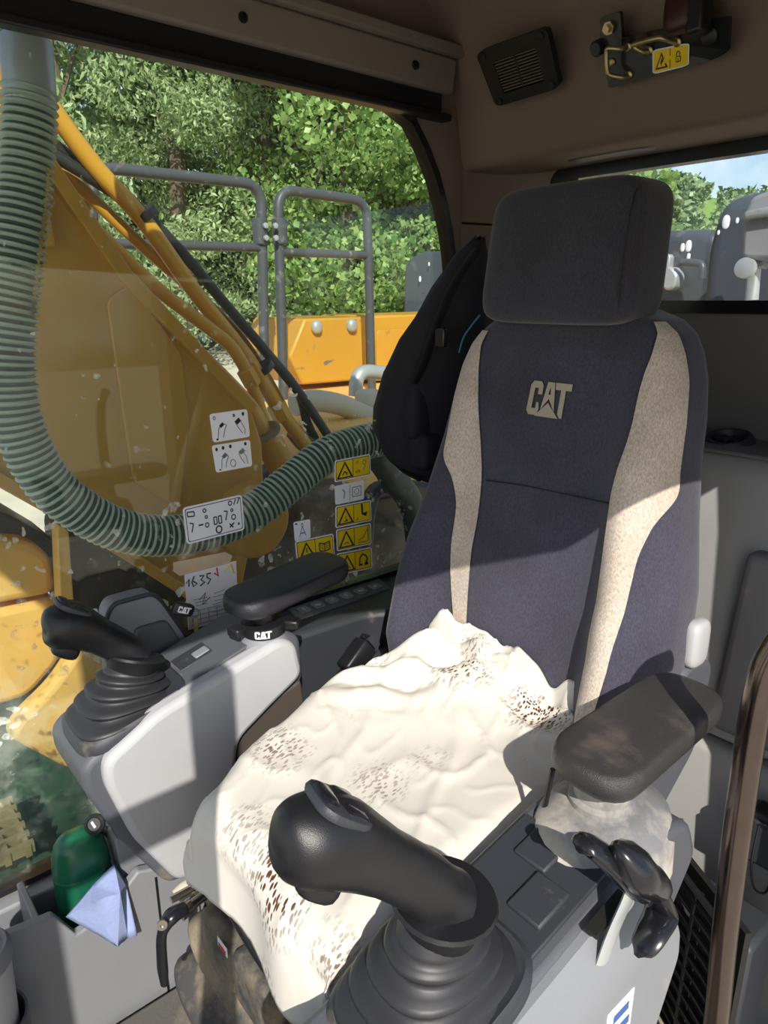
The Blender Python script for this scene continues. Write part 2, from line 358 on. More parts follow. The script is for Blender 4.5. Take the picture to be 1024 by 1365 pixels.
def catlogo(fn, thick=.0006):
    b = MB()
    for loops in CATG:
        g = holeg(loops[0], loops[1:], 'z', 0, thick)
        b.add([fn(*v) for v in g[0]], g[1])
    return b.mesh()

# ------------------------------------------------------------------ cab shell
X0 = -.745                       # seat centre line
WX, RY = -1.28, 1.45             # right-hand glass plane, rear wall plane
G('floor', boxg((-.75, .45, -.13), (1.2, 2.1, .06)), m_floor, kind='structure', bevel=.005)
G('floor_mat_strip', boxg((-1.0, .30, -.088), (.14, .9, .024)), m_floor, label='dirty beige rubber mat strip beside the right side panel', cat='mat', bevel=.006)
rear_edge = onx([(549, 160), (566, 195), (580, 232), (590, 270), (597, 305), (601, 335), (603, 360)], WX)
hole = [(-.38, .14), (.40, .14), (.42, .30), (.46, .50), (.52, .535), (1.26, .535), (1.285, .60), (1.295, 1.0)]+rear_edge[::-1]+[(rear_edge[0][0]-.06, 1.60), (-.38, 1.60)]
wr = G('wall_right', holeg([(-.5, -.03), (1.50, -.03), (1.50, 1.88), (-.5, 1.88)], [hole], 'x', WX-.03, WX+.012), m_head, kind='structure')
wr['label'] = 'taupe right cab wall around the big side window'
win = G('window_1', holeg([(y*1.0, z) for y, z in hole], [[(y+(-.012 if y > .5 else .012), z+(-.012 if z > 1.2 else .012)) for y, z in hole]], 'x', WX-.02, WX+.016), m_blackgloss, kind='structure')
win['label'] = 'large side window with a black gasket'
G('pane', prismg(hole, 'x', WX-.006, WX-.001), m_glass, win, smooth=False, label='dusty glass pane with splashes')
# header trim above the window
hd = G('trim_1', prismg([(-.45, 1.635), (1.235, 1.630), (1.245, 1.70), (-.45, 1.70)], 'x', WX, WX+.045), m_trim, kind='structure', bevel=.006)
hd['label'] = 'grey roller blind housing above the side window'
G('rail', prismg([(-.45, 1.585), (1.215, 1.585), (1.215, 1.632), (-.45, 1.632)], 'x', WX, WX+.03), m_blackgloss, hd, bevel=.004, label='black blind rail')
G('rail_lip', prismg([(-.45, 1.578), (1.235, 1.578), (1.235, 1.592), (-.45, 1.592)], 'x', WX+.01, WX+.042), m_black, hd, bevel=.003)
G('cap_strip', prismg([(-.45, 1.70), (1.25, 1.70), (1.25, 1.722), (-.45, 1.722)], 'x', WX, WX+.062), m_trim, hd, bevel=.004)
for yy in (.72, 1.12):
    G('screw', latheg([(0.001, 0), (.009, 0), (.008, .004), (.003, .0045), (.003, .002), (.001, .002)], (WX+.045, yy, 1.665), (1, 0, 0), 14), m_black, hd)
# ceiling, a closed roof slab without a hatch
ceil = G('ceiling', boxg((-.72, .33, 1.90), (1.22, 1.66, .12)), m_head, kind='structure')
ceil['label'] = 'taupe roof lining'
# rear cove + header
cove = [(1.12, 1.84), (1.17, 1.815), (1.215, 1.77), (1.25, 1.70), (1.275, 1.62), (1.292, 1.55), (1.30, 1.505), (1.305, 1.492), (1.32, 1.488), (1.47, 1.484), (1.47, 1.90), (1.12, 1.90)]
G('wall_rear_header', prismg(cove, 'x', -1.30, -.16), m_head, kind='structure', sharp=60)
# corner fillet between side wall and rear
cf = [(-1.266, 1.30)]+[(-1.266+.15*(1-math.cos(a)), 1.30+.145*math.sin(a)) for a in np.linspace(.1, math.pi/2, 9)]+[(-1.05, 1.449), (-1.27, 1.449)]
G('wall_corner_post', prismg(cf, 'z', -.10, 1.83), m_head, kind='structure', sharp=60)
G('trim_2', tubeg([(-1.262, 1.30, 1.375), (-1.245, 1.375, 1.375), (-1.20, 1.425, 1.375), (-1.12, 1.446, 1.375), (-1.0, 1.449, 1.375)], .0025, 6), m_black, kind='structure')
rwin = roundpoly([(-1.10, 1.195), (-.20, 1.195), (-.20, 1.472), (-1.10, 1.472)], .035)
G('wall_rear', holeg([(-1.30, -.03), (-.16, -.03), (-.16, 1.6), (-1.30, 1.6)], [rwin], 'y', RY, RY+.03), m_rearwall, kind='structure')
wn2 = G('window_2', holeg(roundpoly([(-1.12, 1.175), (-.18, 1.175), (-.18, 1.488), (-1.12, 1.488)], .04), [roundpoly([(-1.085, 1.20), (-.215, 1.20), (-.215, 1.460), (-1.085, 1.460)], .035)], 'y', RY-.012, RY+.02), m_blackgloss, kind='structure')
wn2['label'] = 'rear window with a black frame'
G('pane', prismg(rwin, 'y', RY+.010, RY+.014), m_glass2, wn2, smooth=False)
# door side: header beam, rear post, front post, windscreen frame (all outside the view)
G('wall_left_header', prismg([(-.5, 1.56), (.15, 1.50), (.42, 1.42), (.60, 1.30), (1.48, 1.26), (1.48, 1.84), (-.5, 1.84)], 'x', -.21, -.12), m_head, kind='structure')  # underside shaped to drop rearward so it shades the upper seat back
G('wall_left_post', boxg((-.165, 1.25, .58), (.09, .46, 1.36)), m_head, kind='structure')
G('wall_front_post', boxg((-.165, -.47, .65), (.09, .07, 1.5)), m_head, kind='structure')
G('wall_front_header', boxg((-.73, -.47, 1.80), (1.1, .06, .14)), m_head, kind='structure')
G('wall_front_sill', boxg((-.73, -.47, .20), (1.1, .06, .46)), m_head, kind='structure')
G('shadow_bar_upright', boxg((-.14, -.10, .65), (.04, .06, 1.5)), m_black, kind='structure')  # added unseen bar, casts the upright of the cross shadow on the right console
G('shadow_bar_cross', boxg((-.14, -.28, 1.16), (.04, .31, .06)), m_black, kind='structure')  # added unseen bar, casts the level arm of that cross shadow
# lower right side panel with door pocket
lp = G('wall_right_lower', prismg([(-.45, -.10), (.72, -.10), (.72, .26), (.42, .265), (.42, .135), (-.45, .135)], 'x', WX, -1.235), m_grey2, kind='structure', bevel=.006)
pk = [(-1.235, -.45), (-1.235, .62), (-1.09, .60), (-1.09, .345), (-1.09, -.45)]
G('pocket_front', prismg([(-.45, -.10), (.44, -.10), (.44, .19), (.385, .19), (.33, .21), (.265, .155), (.215, .145), (.185, .205), (.10, .215), (-.45, .215)], 'x', -1.105, -1.085), m_grey2, lp, bevel=.004)
G('pocket_floor', boxg((-1.165, .0, .03), (.14, .9, .02)), m_grey2, lp)
G('pocket_end', boxg((-1.165, .445, .09), (.14, .02, .2)), m_grey2, lp, bevel=.004)
G('pocket_divider', boxg((-1.165, .165, .10), (.14, .012, .16)), m_grey2, lp, bevel=.003)
G('seam', boxg((-1.0842, .36, .04), (.002, .004, .28)), m_black, lp)
# ------------------------------------------------------------------ rear box, air vent, floor grille
rb = thing('rear_storage_box', 'pale grey moulded storage box behind the seat with panel seams', 'cabinet', (-.5, 1.3, 0))
prof = [(1.448, .935), (1.29, .935), (1.265, .925), (1.25, .90), (1.235, .80), (1.225, .60), (1.215, .415), (1.448, .415)]
G('upper_body', prismg(prof, 'x', -.86, -.22), m_rearlight, rb, bevel=.012, bseg=3)
prof2 = [(1.448, .405), (1.205, .405), (1.195, .39), (1.17, .05), (1.17, -.1), (1.448, -.1)]
G('lower_body', prismg(prof2, 'x', -.86, -.22), m_rearlight, rb, bevel=.012, bseg=3)
G('door', prismg([(-.475, .79), (-.25, .79), (-.25, .44), (-.495, .44)], 'y', 1.20, 1.26), m_rearwall, rb, bevel=.014, bseg=3, label='mid grey rounded hatch panel')
G('top_panel', boxg((-.46, 1.36, .936), (.46, .16, .008)), m_rearwall, rb, bevel=.004)
av = thing('round_air_vent', 'round black swivel air vent set in the rear storage box top', 'air vent', (-.604, 1.375, .94))
cen = (-.604, 1.372, .938)
vx = Vector((0, -.25, 1)).normalized()
G('ring', latheg([(.030, .002), (.034, .014), (.040, .014), (.046, .004), (.046, -.004), (.03, -.004)], cen, vx, 28), m_char, av)
for k in (-1, 0, 1):
    G('louvre', boxg((cen[0]+k*.016, cen[1], cen[2]+.006), (.012, .052-.01*abs(k), .008), Matrix.Rotation(.5, 3, 'Y')), m_black, av, bevel=.002)
G('hub', latheg([(.032, -.003), (.032, .0), (.004, .0)], cen, vx, 24), m_ink, av)
fg = thing('floor_grille', 'black slatted ventilation grille low behind the left console', 'grille', (-.42, .95, .05))
ga = math.radians(-30); gq = Matrix.Rotation(ga, 3, 'Z'); g0 = Vector(on(915, 1290, z=.16))
for i in range(11):
    G('slat', boxg(g0+gq@Vector((0, 0, .135-.027*i)), (.155, .010, .013), gq@Matrix.Rotation(.5, 3, 'X')), m_black, fg, bevel=.002)
for k in (-1, 0, 1):
    G('upright', boxg(g0+gq@Vector((k*.074, .002, 0)), (.008, .016, .30), gq), m_black, fg, bevel=.002)
G('frame', tubeg([g0+gq@Vector(p) for p in ((-.08, 0, -.15), (.08, 0, -.15), (.08, 0, .15), (-.08, 0, .15))], .007, 6, closed=True), m_black, fg)
G('backing', boxg(g0+gq@Vector((0, .03, 0)), (.16, .01, .30), gq), m_ink, fg)
fb = G('seat_side_box', boxg((-.40, 1.03, .12), (.22, .10, .24)), m_char, label='dark box behind the floor grille', cat='box', bevel=.01)
# ------------------------------------------------------------------ operator seat
seat = thing('operator_seat', 'navy operator seat with beige side stripes and a tall headrest', 'seat', (X0, .7, 0))
def lerp_tab(z, tab):
    return float(np.interp(z, [t[0] for t in tab], [t[1] for t in tab]))
HW = [(.44, .24), (.50, .275), (.56, .290), (.66, .292), (.75, .284), (.85, .262), (.95, .244), (1.02, .238), (1.08, .228), (1.12, .214), (1.15, .196), (1.17, .170), (1.185, .12), (1.19, .07)]
YC = [(.44, .885), (.60, .915), (.80, .955), (1.0, .99), (1.12, 1.015), (1.17, 1.035), (1.19, 1.07)]
BO = [(.44, .05), (.55, .075), (.70, .065), (.85, .04), (1.0, .022), (1.10, .012), (1.19, 0)]
DB = [(.44, .13), (1.0, .12), (1.12, .10), (1.17, .07), (1.19, .03)]
XB = X0-.018
def back_raw(phi, z):
    hw = lerp_tab(z, HW); s = math.sin(phi); c = math.cos(phi)
    sx = sgn(s)*abs(s)**.62
    d = .065 if c >= 0 else lerp_tab(z, DB)
    yy = lerp_tab(z, YC)+.065 - sgn(c)*d*abs(c)**.55
    if c >= 0: yy -= lerp_tab(z, BO)*math.exp(-((abs(sx)-.80)/.17)**2)*min(1, c*2.2)
    return np.array([XB+hw*sx, yy, z])
def back_pt(phi, z, off=0):
    p = back_raw(phi, z)
    if not off: return p
    a = back_raw(phi+.01, z)-back_raw(phi-.01, z); b = back_raw(phi, z+.004)-back_raw(phi, z-.004)
    n = np.cross(a, b); n = n/(np.linalg.norm(n)+1e-12)
    return p+n*off
zs = sorted(set(np.round(np.linspace(.44, 1.14, 71), 4)) | {1.15, 1.155, 1.16, 1.165, 1.17, 1.174, 1.178, 1.182, 1.185, 1.188, 1.19})
def phi_of(x): return sgn(x)*math.asin(min(1, abs(x))**(1/.62))
PH = sorted(set([round(phi_of(x), 5) for x in np.linspace(-1, 1, 141)]+[round(q*(math.pi/2-e), 5) for q in (-1, 1) for e in (.001, .003, .006, .01, .016, .025, .04, .06)]))+[math.pi/2+math.pi*k/50 for k in range(1, 50)]
bk = G('backrest', loftg([[back_pt(p, z) for p in PH] for z in zs]), m_fab, seat, sharp=80)
# stripe patches traced on the back surface
def phi_of(x): return sgn(x)*math.asin(min(1, abs(x))**(1/.62))
sxs = np.linspace(-.995, .995, 400); zz = np.linspace(.46, 1.185, 300)
surf = np.array([[back_pt(phi_of(p), z) for p in sxs] for z in zz]); spx, sdp = proj(surf.reshape(-1, 3))
spx = spx.reshape(len(zz), len(sxs), 2)
def px2s(u, v):
    d = ((spx-np.array([u, v]))**2).sum(-1); d = np.where(np.gradient(spx[:, :, 0], axis=1) > 0, d, 1e9)
    j, i = np.unravel_index(np.argmin(d), d.shape); return sxs[i], zz[j]
WR = {}
def stripe(name, inner, outer, lab, kw=6, mir=1):
    a = sorted([px2s(*p)[::-1] for p in inner]); b = sorted([px2s(*p)[::-1] for p in outer])
    z0, z1 = max(a[0][0], b[0][0]), min(a[-1][0], b[-1][0])
    zt = np.linspace(z0, z1, 121); ker = np.exp(-np.linspace(-2, 2, 2*kw+1)**2); ker /= ker.sum()
    def smo(q):
        y = np.interp(zt, [k[0] for k in q], [k[1] for k in q]); return np.convolve(np.pad(y, kw, 'edge'), ker, 'valid')
    a, b = smo(a), smo(b)
    if 'w' in WR: b = np.maximum(-.96, a-np.interp(zt, *WR['w'])*1.08)
    else: WR['w'] = (zt, b-a)
    def f(u, v):
        z = z0+(z1-z0)*v; pa = np.interp(z, zt, a); pb = np.interp(z, zt, b)
        return back_pt(mir*phi_of(pa+(pb-pa)*u), z, .004)
    return G(name, gridg(f, 30, 110), m_stripe, seat, label=lab, sharp=80)
IN_L = [(652, 442), (641, 480), (640, 560), (645, 630), (640, 680), (630, 740), (622, 850), (620, 880)]
OUT_L = [(650, 442), (606, 482), (590, 530), (587, 575), (593, 625), (600, 670), (598, 740), (591, 840), (590, 880)]
IN_R = [(872, 432), (856, 510), (838, 590), (818, 655), (806, 740), (788, 850), (770, 950), (765, 985)]
OUT_R = [(885, 432), (905, 448), (925, 490), (936, 570), (938, 640), (905, 668), (872, 695), (848, 745), (835, 800), (812, 880), (790, 955), (782, 985)]
stripe('side_stripe', IN_R, OUT_R, 'beige fabric stripe')
stripe('side_stripe', IN_L, OUT_L, 'beige fabric stripe', 8)
def curve_on_back(pts, off=.001):
    q = [px2s(*p) for p in pts]; return [back_pt(phi_of(a), z, off) for a, z in q]
G('seam', tubeg(smooth_path(curve_on_back([(648, 640), (700, 648), (760, 660), (815, 672)], .0012), 6), .0014, 6), m_ink, seat)
# logo
lp0 = px2s(701, 557); lp1 = px2s(765, 512)
z0l, z1l = lp0[1], lp1[1]
def logo_pt(x, y, t):
    z = z0l+.006+(z1l-z0l-.006)*y; ph = lp0[0]+(lp1[0]-lp0[0])*(x/1.98); return back_pt(phi_of(ph), z, .0025+t)
link('logo', catlogo(logo_pt), m_logo, seat, smooth=False, label='beige CAT lettering')
def hdef(v):
    v = v.copy(); k = v[2]/.11; v[0] *= 1+.03*(-k); v[1] += .012*k
    return v
hr = G('headrest', superell((X0-.026, 1.062, 1.273), (.153, .064, .112), .30, .36, 48, 26, hdef), m_fabc, seat, sharp=80)
G('seam', tubeg([(X0-.026+.138, 1.0005+.012*k/.11+.003*abs(k/.09)**4*4, 1.273+k) for k in np.linspace(-.085, .085, 12)], .0013, 6), m_ink, hr)
for sx in (-.05, .05): G('headrest_post', tubeg([(X0+sx, 1.07, 1.12), (X0+sx, 1.07, 1.20)], .007, 10), m_steel, seat)
G('cushion', superell((X0+.01, .64, .445), (.25, .27, .062), .25, .25, 40, 16, lambda v: np.array([v[0]*(1-.28*max(0, -v[1]/.27))+.055*max(0, -v[1]/.27), v[1], v[2]])), m_fabc, seat, sharp=80)
G('cushion_rim', tubeg(smooth_path([(-.95, .58, .405), (-.885, .44, .40), (-.83, .375, .398), (-.70, .348, .398), (-.56, .350, .398), (-.50, .42, .40), (-.49, .6, .405)], 6), .019, 12), m_blackgloss, seat)
# side knob + side shield
G('recline_knob', superell((-.470, 1.05, .672), (.015, .027, .040), .5, .7, 24, 14), m_grey, seat, label='pale grey oval knob')
G('knob_shaft', latheg([(.016, 0), (.016, .03)], (-.505, 1.05, .665), (1, 0, 0), 14), m_black, seat)
G('side_shield', prismg(roundpoly([(.83, .38), (.98, .36), (1.10, .46), (1.12, .62), (1.03, .64), (.90, .52), (.83, .48)], .03), 'x', -.49, -.465), m_dkgrey, seat, bevel=.008)
# suspension boot with folds
def susp(u, v):
    a = 2*math.pi*u; z = .36*(1-v)+.02; fold = .022*math.sin(v*math.pi*7)
    w_, d_ = .165+fold+.11*v, .175+fold+.08*v
    cx, sy = math.cos(a), math.sin(a); e = .28
    return np.array([X0-.0+w_*sgn(cx)*abs(cx)**e, .60+d_*sgn(sy)*abs(sy)**e, z+.01*math.sin(a*5)*v])
G('suspension_boot', gridg(susp, 96, 48), m_rubber_dusty, seat, sharp=80)
sp = G('suspension_plate', superell((X0+.05, .58, .375), (.185, .225, .03), .3, .25, 40, 10), m_rubber_dusty, seat, sharp=80)
for (u, v, sx, sz) in ((300, 1262, .075, .05), (345, 1320, .07, .05)):
    p = on(u, v, y=.375)
    G('boot_pad', superell((p[0], .378, p[2]), (sx/1.3, .022, sz), .4, .4, 20, 10), m_rubber_dusty, sp)
p = on(297, 1262, y=.354)
G('warning_label', boxg((p[0], .3535, p[2]), (.030, .0012, .018)), m_white, sp, bevel=.0005)
G('warning_print', boxg((p[0], .3525, p[2]-.003), (.022, .0008, .007)), m_redink, sp)
# ------------------------------------------------------------------ seat cover cloth
def cloth():
    nu, nv = 120, 120; vs = []; uv = []
    W, Y0, Y1, ZT = .262, .365, .90, .552
    def drop(d, r=.045):
        if d <= 0: return 0, 0
        if d < r*math.pi/2: a = d/r; return r*math.sin(a), r*(1-math.cos(a))
        return r+(d-r*math.pi/2)*.06, r+(d-r*math.pi/2)*.998
    for j in range(nv+1):
        for i in range(nu+1):
            a = -1+2*i/nu; b = j/nv
            Yl = Y0-.155+b*(Y1-Y0+.155+.10)
            xl = float(np.interp(Yl, [.30, .36, .45, .60, .69, .92], [-.775, -.800, -.850, -.918, -.938, -.930])); xr = -.487
            xc, hw = (xl+xr)/2, (xr-xl)/2; X = a*(hw+.085); wx = xc+X
            n1 = mnoise.noise(Vector((X*5, Yl*5, 1.3))); n2 = mnoise.noise(Vector((X*13+4, Yl*13, 7.1))); n3 = mnoise.noise(Vector((X*30, Yl*30, 2)))
            ex = abs(X)-(hw-.03); ey = Y0-Yl
            ox, zx = drop(ex); oy, zy = drop(ey)
            x = xc+(sgn(X)*((hw-.03)+ox) if ex > 0 else X)
            y = (Y0-oy) if ey > 0 else Yl
            zd = math.hypot(zx, zy) if (zx and zy) else zx+zy
            rf = max(0, min(1, (.17-X)/.08))
            dish = -.018*math.exp(-(X/.16)**2)*math.exp(-((Yl-.62)/.2)**2)
            back = max(0, min(1, (b-.62)/.3)); bl = max(0, min(1, (b-.80)/.2))
            side = math.exp(-((X+.07)/.12)**2)
            fold = back*(.014*math.sin(X*38+4*n1+Yl*10)+.010*n2+.004*n3+.026*n1)*rf+bl*rf*(.026*side+.006+.010*math.sin(X*55+3*n2))
            lf = max(0, min(1, (-X-.04)/.12))*max(0, min(1, (b-.5)/.2))*(.012+.03*n2+.012*math.sin((X-Yl)*60))
            rg_ = (1-abs(mnoise.noise(Vector((X*7+Yl*4, Yl*9-X*3, 3.3))))*2.2); rg2 = 1-abs(mnoise.noise(Vector((X*16, Yl*11+X*8, 9.))))*2.2
            wr = .0045*max(0, rg_)**7+.0025*max(0, rg2)**7+rf*back*.005*max(0, rg2)**3+rf*back*.008*max(0, rg_)**4+.004*n1+.0015*n2+.0035*max(0, math.sin((X*.9+Yl*.45)*40+2*n1))**10*(1-back)
            if zd > 0:
                fl = min(1, zd/.06); x += sgn(X)*(.012*math.sin(Yl*32+2*n1)*fl if ex > 0 else 0); y -= (.010*math.sin(X*27+n1*2)*fl if ey > 0 else 0)
            yb = min(y, .905-.02*n1*0) if X < .3 else y
            y2 = y
            if y > .86: y2 = .86+(y-.86)*.35
            vs.append((x, y2, ZT+dish+fold+lf+wr-zd+(bl*.03*rf if y > .86 else 0))); uv.append((X, Yl))
    fs = [(j*(nu+1)+i, j*(nu+1)+i+1, (j+1)*(nu+1)+i+1, (j+1)*(nu+1)+i) for j in range(nv) for i in range(nu)]
    me = mesh(vs, fs); l = me.uv_layers.new(name='cloth')
    for lo in me.loops: l.data[lo.index].uv = uv[lo.vertex_index]
    return me
link('seat_cover_cloth', cloth(), m_cover, label='rumpled cream cotton cloth with brown floral print over the seat cushion', cat='cloth', sharp=180, solid=.002)
# ------------------------------------------------------------------ right console
def console(name, label, xin, xout, flip):
    t = thing(name, label, 'console', ((xin+xout)/2, .45, .2)); s = 1 if xin > xout else -1
    body = [(.245, .497), (.262, .515), (.62, .620), (.655, .60), (.66, .50), (.56, .46), (.50, .36), (.455, .20), (.36, .205), (.29, .34), (.245, .46)]
    G('body', prismg(roundpoly(body, .025), 'x', xin-s*.022, xout), m_dkgrey, t, bevel=.012, bseg=3)
    face = [(.275, .512), (.365, .562), (.60, .618), (.632, .600), (.645, .530), (.575, .492), (.505, .45), (.49, .36), (.462, .215), (.37, .222), (.305, .35), (.272, .47)]
    G('side_panel', prismg(roundpoly(face, .02), 'x', xin, xin-s*.04), m_grey, t, bevel=.012, bseg=3, label='light grey side cover')
    top = MB()
    return t
m_brown = M('brown_grey_recess', (74, 66, 60), .7)
cr = console('control_console', 'grey control console beside the window with black armrest and side cover', -1.0, -1.19, 1)
def topz(y): return .515+(y-.262)*(.105/.358)
def slope_box(y, x, sx, sy, sz, up=0.):
    return boxg((x, y, topz(y)+up), (sx, sy, sz), Matrix.Rotation(math.atan(.105/.358), 3, 'X'))
G('lower_recess', prismg(roundpoly(onx([(297, 990), (365, 932), (402, 905), (408, 940), (345, 1010), (306, 1022)], -1.02), .012), 'x', -1.06, -1.02), m_brown, cr, bevel=.006, label='dark recess in the lower rear of the console')
G('top_panel', slope_box(.485, -1.105, .135, .25, .008, .004), m_dkgrey, cr, bevel=.003)
G('coin_recess', slope_box(.475, -1.105, .045, .065, .004, .007), m_char, cr, bevel=.001)
G('recess_clip', slope_box(.49, -1.10, .022, .03, .006, .008), m_grey2, cr, bevel=.003)
G('armrest_base', latheg([(.050, -.02), (.048, .0), (.040, .010), (.036, .016)], (-1.05, .592, .600), n=28), m_grey2, cr)
G('armrest_post', latheg([(.022, 0), (.022, .062)], (-1.05, .592, .605), n=20), m_black, cr)
rg = G('adjuster_ring', latheg([(.034, 0), (.040, .003), (.040, .021), (.034, .024)], (-1.05, .592, .618), n=28), m_black, cr)
G('ring_tab', boxg((-1.025, .638, .630), (.03, .026, .018), Matrix.Rotation(.7, 3, 'Z')), m_black, rg, bevel=.004)
G('ring_tab', boxg((-1.06, .545, .630), (.03, .026, .018), Matrix.Rotation(.2, 3, 'Z')), m_black, rg, bevel=.004)
ra = math.atan2(-.62, 1.08)
def ringpt(x, y, t, c=(-1.05, .592), r=.0405, z=.6225, h=.014, span=.75, a0=-.52):
    a = a0+(x/1.98-.5)*span; return (c[0]+(r+t)*math.cos(a), c[1]+(r+t)*math.sin(a), z+h*y)
link('ring_logo', catlogo(ringpt), m_white, rg, smooth=False, label='white CAT lettering')
def armpad(name, parent, quad, ztop, th, mat, tilt=0.):
    c_ = np.mean(quad, 0); quad = [tuple((np.array(p)-c_)*1.05+c_) for p in quad]; q = roundpoly(quad, .05, 6); c = np.mean(q, 0); loops = []
    for k, (sc, dz) in enumerate(((.80, -th), (.93, -th*.92), (.99, -th*.7), (1.0, -th*.45), (.985, -th*.2), (.94, -th*.06), (.86, -.001), (.6, .002), (.3, .003), (.02, .003))):
        loops.append([(c[0]+(p[0]-c[0])*(sc if k < 6 else 1-(1-sc)*1.), c[1]+(p[1]-c[1])*(1-(1-sc)*(.55 if k < 7 else 1)), ztop+dz+tilt*(p[1]-c[1])) for p in q])
    return G(name, loftg(loops), mat, parent, sharp=70)
armpad('armrest_pad', cr, [tuple(on(290, 800, z=.69)[:2]), tuple(on(338, 820, z=.69)[:2]), tuple(on(472, 757, z=.69)[:2]), tuple(on(424, 740, z=.69)[:2])], .706, .036, m_vinyl)
# ------------------------------------------------------------------ left console
cl = thing('left_console', 'dusty grey control console by the door with worn black armrest', 'console', (-.38, .5, .2))
bodyL = [(.20, .47), (.245, .505), (.62, .588), (.70, .60), (.76, .585), (.79, .52), (.70, .40), (.52, .36), (.455, .25), (.34, .25), (.27, .36), (.20, .43)]
G('body', prismg(roundpoly(bodyL, .02), 'x', -.462, -.315), m_dkgrey, cl, bevel=.010, bseg=3)
outL = [(.19, .43), (.245, .468), (.60, .55), (.66, .56), (.69, .50), (.64, .38), (.52, .34), (.455, .22), (.34, .22), (.27, .33), (.19, .40)]
G('outer_cover', loftg([[(x, y, z+dz) for y, z in roundpoly(outL, .02)] for x, dz in ((-.318, .03), (-.308, .03), (-.288, .008), (-.278, -.02), (-.277, -.035))]), m_grey2, cl, sharp=30, label='light grey outer cover')  # light cover given mid grey, the shadow on it is put into the colour
def zL(y): return .505+(y-.245)*(.083/.375)
def slopeL(y, x, sx, sy, sz, up=0.): return boxg((x, y, zL(y)+up), (sx, sy, sz), Matrix.Rotation(math.atan(.083/.375), 3, 'X'))
G('top_panel', slopeL(.50, -.390, .118, .22, .006, .006), m_char, cl, bevel=.002)
G('switch_blank', slopeL(.575, -.402, .045, .045, .008, .010), m_char, cl, bevel=.003)
G('switch_blank', slopeL(.525, -.365, .045, .055, .008, .010), m_char, cl, bevel=.003)
G('armrest_base', loftg([[(-.385+w_*math.cos(a)*1.0, .675+w_*1.35*math.sin(a), z) for a in np.linspace(0, 2*math.pi, 28, endpoint=False)] for w_, z in ((.080, .53), (.078, .575), (.070, .598), (.050, .610), (.042, .613))]), m_dusty, cl, sharp=60)
G('armrest_collar', latheg([(.040, 0), (.040, .012), (.034, .016), (.034, .05)], (-.39, .675, .608), n=26), m_dusty, cl)
G('armrest_post', latheg([(.031, 0), (.032, .004), (.032, .024), (.029, .028), (.029, .05)], (-.39, .675, .628), n=24), m_char, cl)
G('clip', tubeg(smooth_path([(-.432, .630, .655), (-.434, .628, .63), (-.436, .625, .60)], 4), .0035, 8), m_black, cl)
armpad('armrest_pad', cl, [tuple(on(723, 1005, z=.68)[:2]), tuple(on(828, 1070, z=.68)[:2]), tuple(on(972, 942, z=.68)[:2]), tuple(on(880, 902, z=.68)[:2])], .698, .036, m_wornvinyl)
G('slot', slopeL(.56, -.303, .014, .06, .006, .010), m_ink, cl)
sb = thing('warning_plate', 'white and blue printed label on the left console side', 'label', (-.276, .55, .38))
G('plate', boxg((-.2765, .56, .43), (.002, .05, .12)), m_white, sb, bevel=.001)
for k in range(5): G('print_line', boxg((-.2752, .56, .475-.022*k), (.001, .036 if k % 2 else .028, .010)), m_blueink if k < 2 else m_ink, sb)
# safety lever
lv = thing('hydraulic_lock_lever', 'black hooked lock lever on the outer side of left console', 'lever', (-.28, .56, .5))
def P(u, v, x): return on(u, v, x=x)
G('stem', tubeg(smooth_path([P(803, 1282, -.292), P(818, 1240, -.290), P(838, 1195, -.285), P(848, 1165, -.285)], 5), .012, 10, flat=.35), m_galv, lv)
G('hook', tubeg(smooth_path([P(770, 1135, -.315), P(782, 1126, -.312), P(808, 1143, -.300), P(836, 1170, -.288), P(862, 1190, -.275)], 6), [max(.003, (.011+.011*math.sin(min(1, i/18)*1.5))*min(1, (i+.3)/2.5, (24.3-i)/2.5)) for i in range(25)], 12, flat=.55), m_blackgloss, lv)
G('grip', tubeg(smooth_path([P(822, 1128, -.288), P(838, 1148, -.282), P(858, 1168, -.277), P(886, 1180, -.270)], 6), [.003, .010, .014, .017, .020, .023, .026, .028, .029, .029, .028, .027, .026, .025, .024, .022, .019, .013, .004], 12, flat=.7), m_blackgloss, lv)
G('guard', tubeg(smooth_path([P(866, 1172, -.272), P(882, 1212, -.266), P(868, 1245, -.260), P(848, 1275, -.262)], 6), [max(.003, (.019+.004*math.sin(i/18*3.1)-.006*i/18)*min(1, (i+.3)/2.5, (18.3-i)/2.5)) for i in range(19)], 12, flat=.5), m_blackgloss, lv)
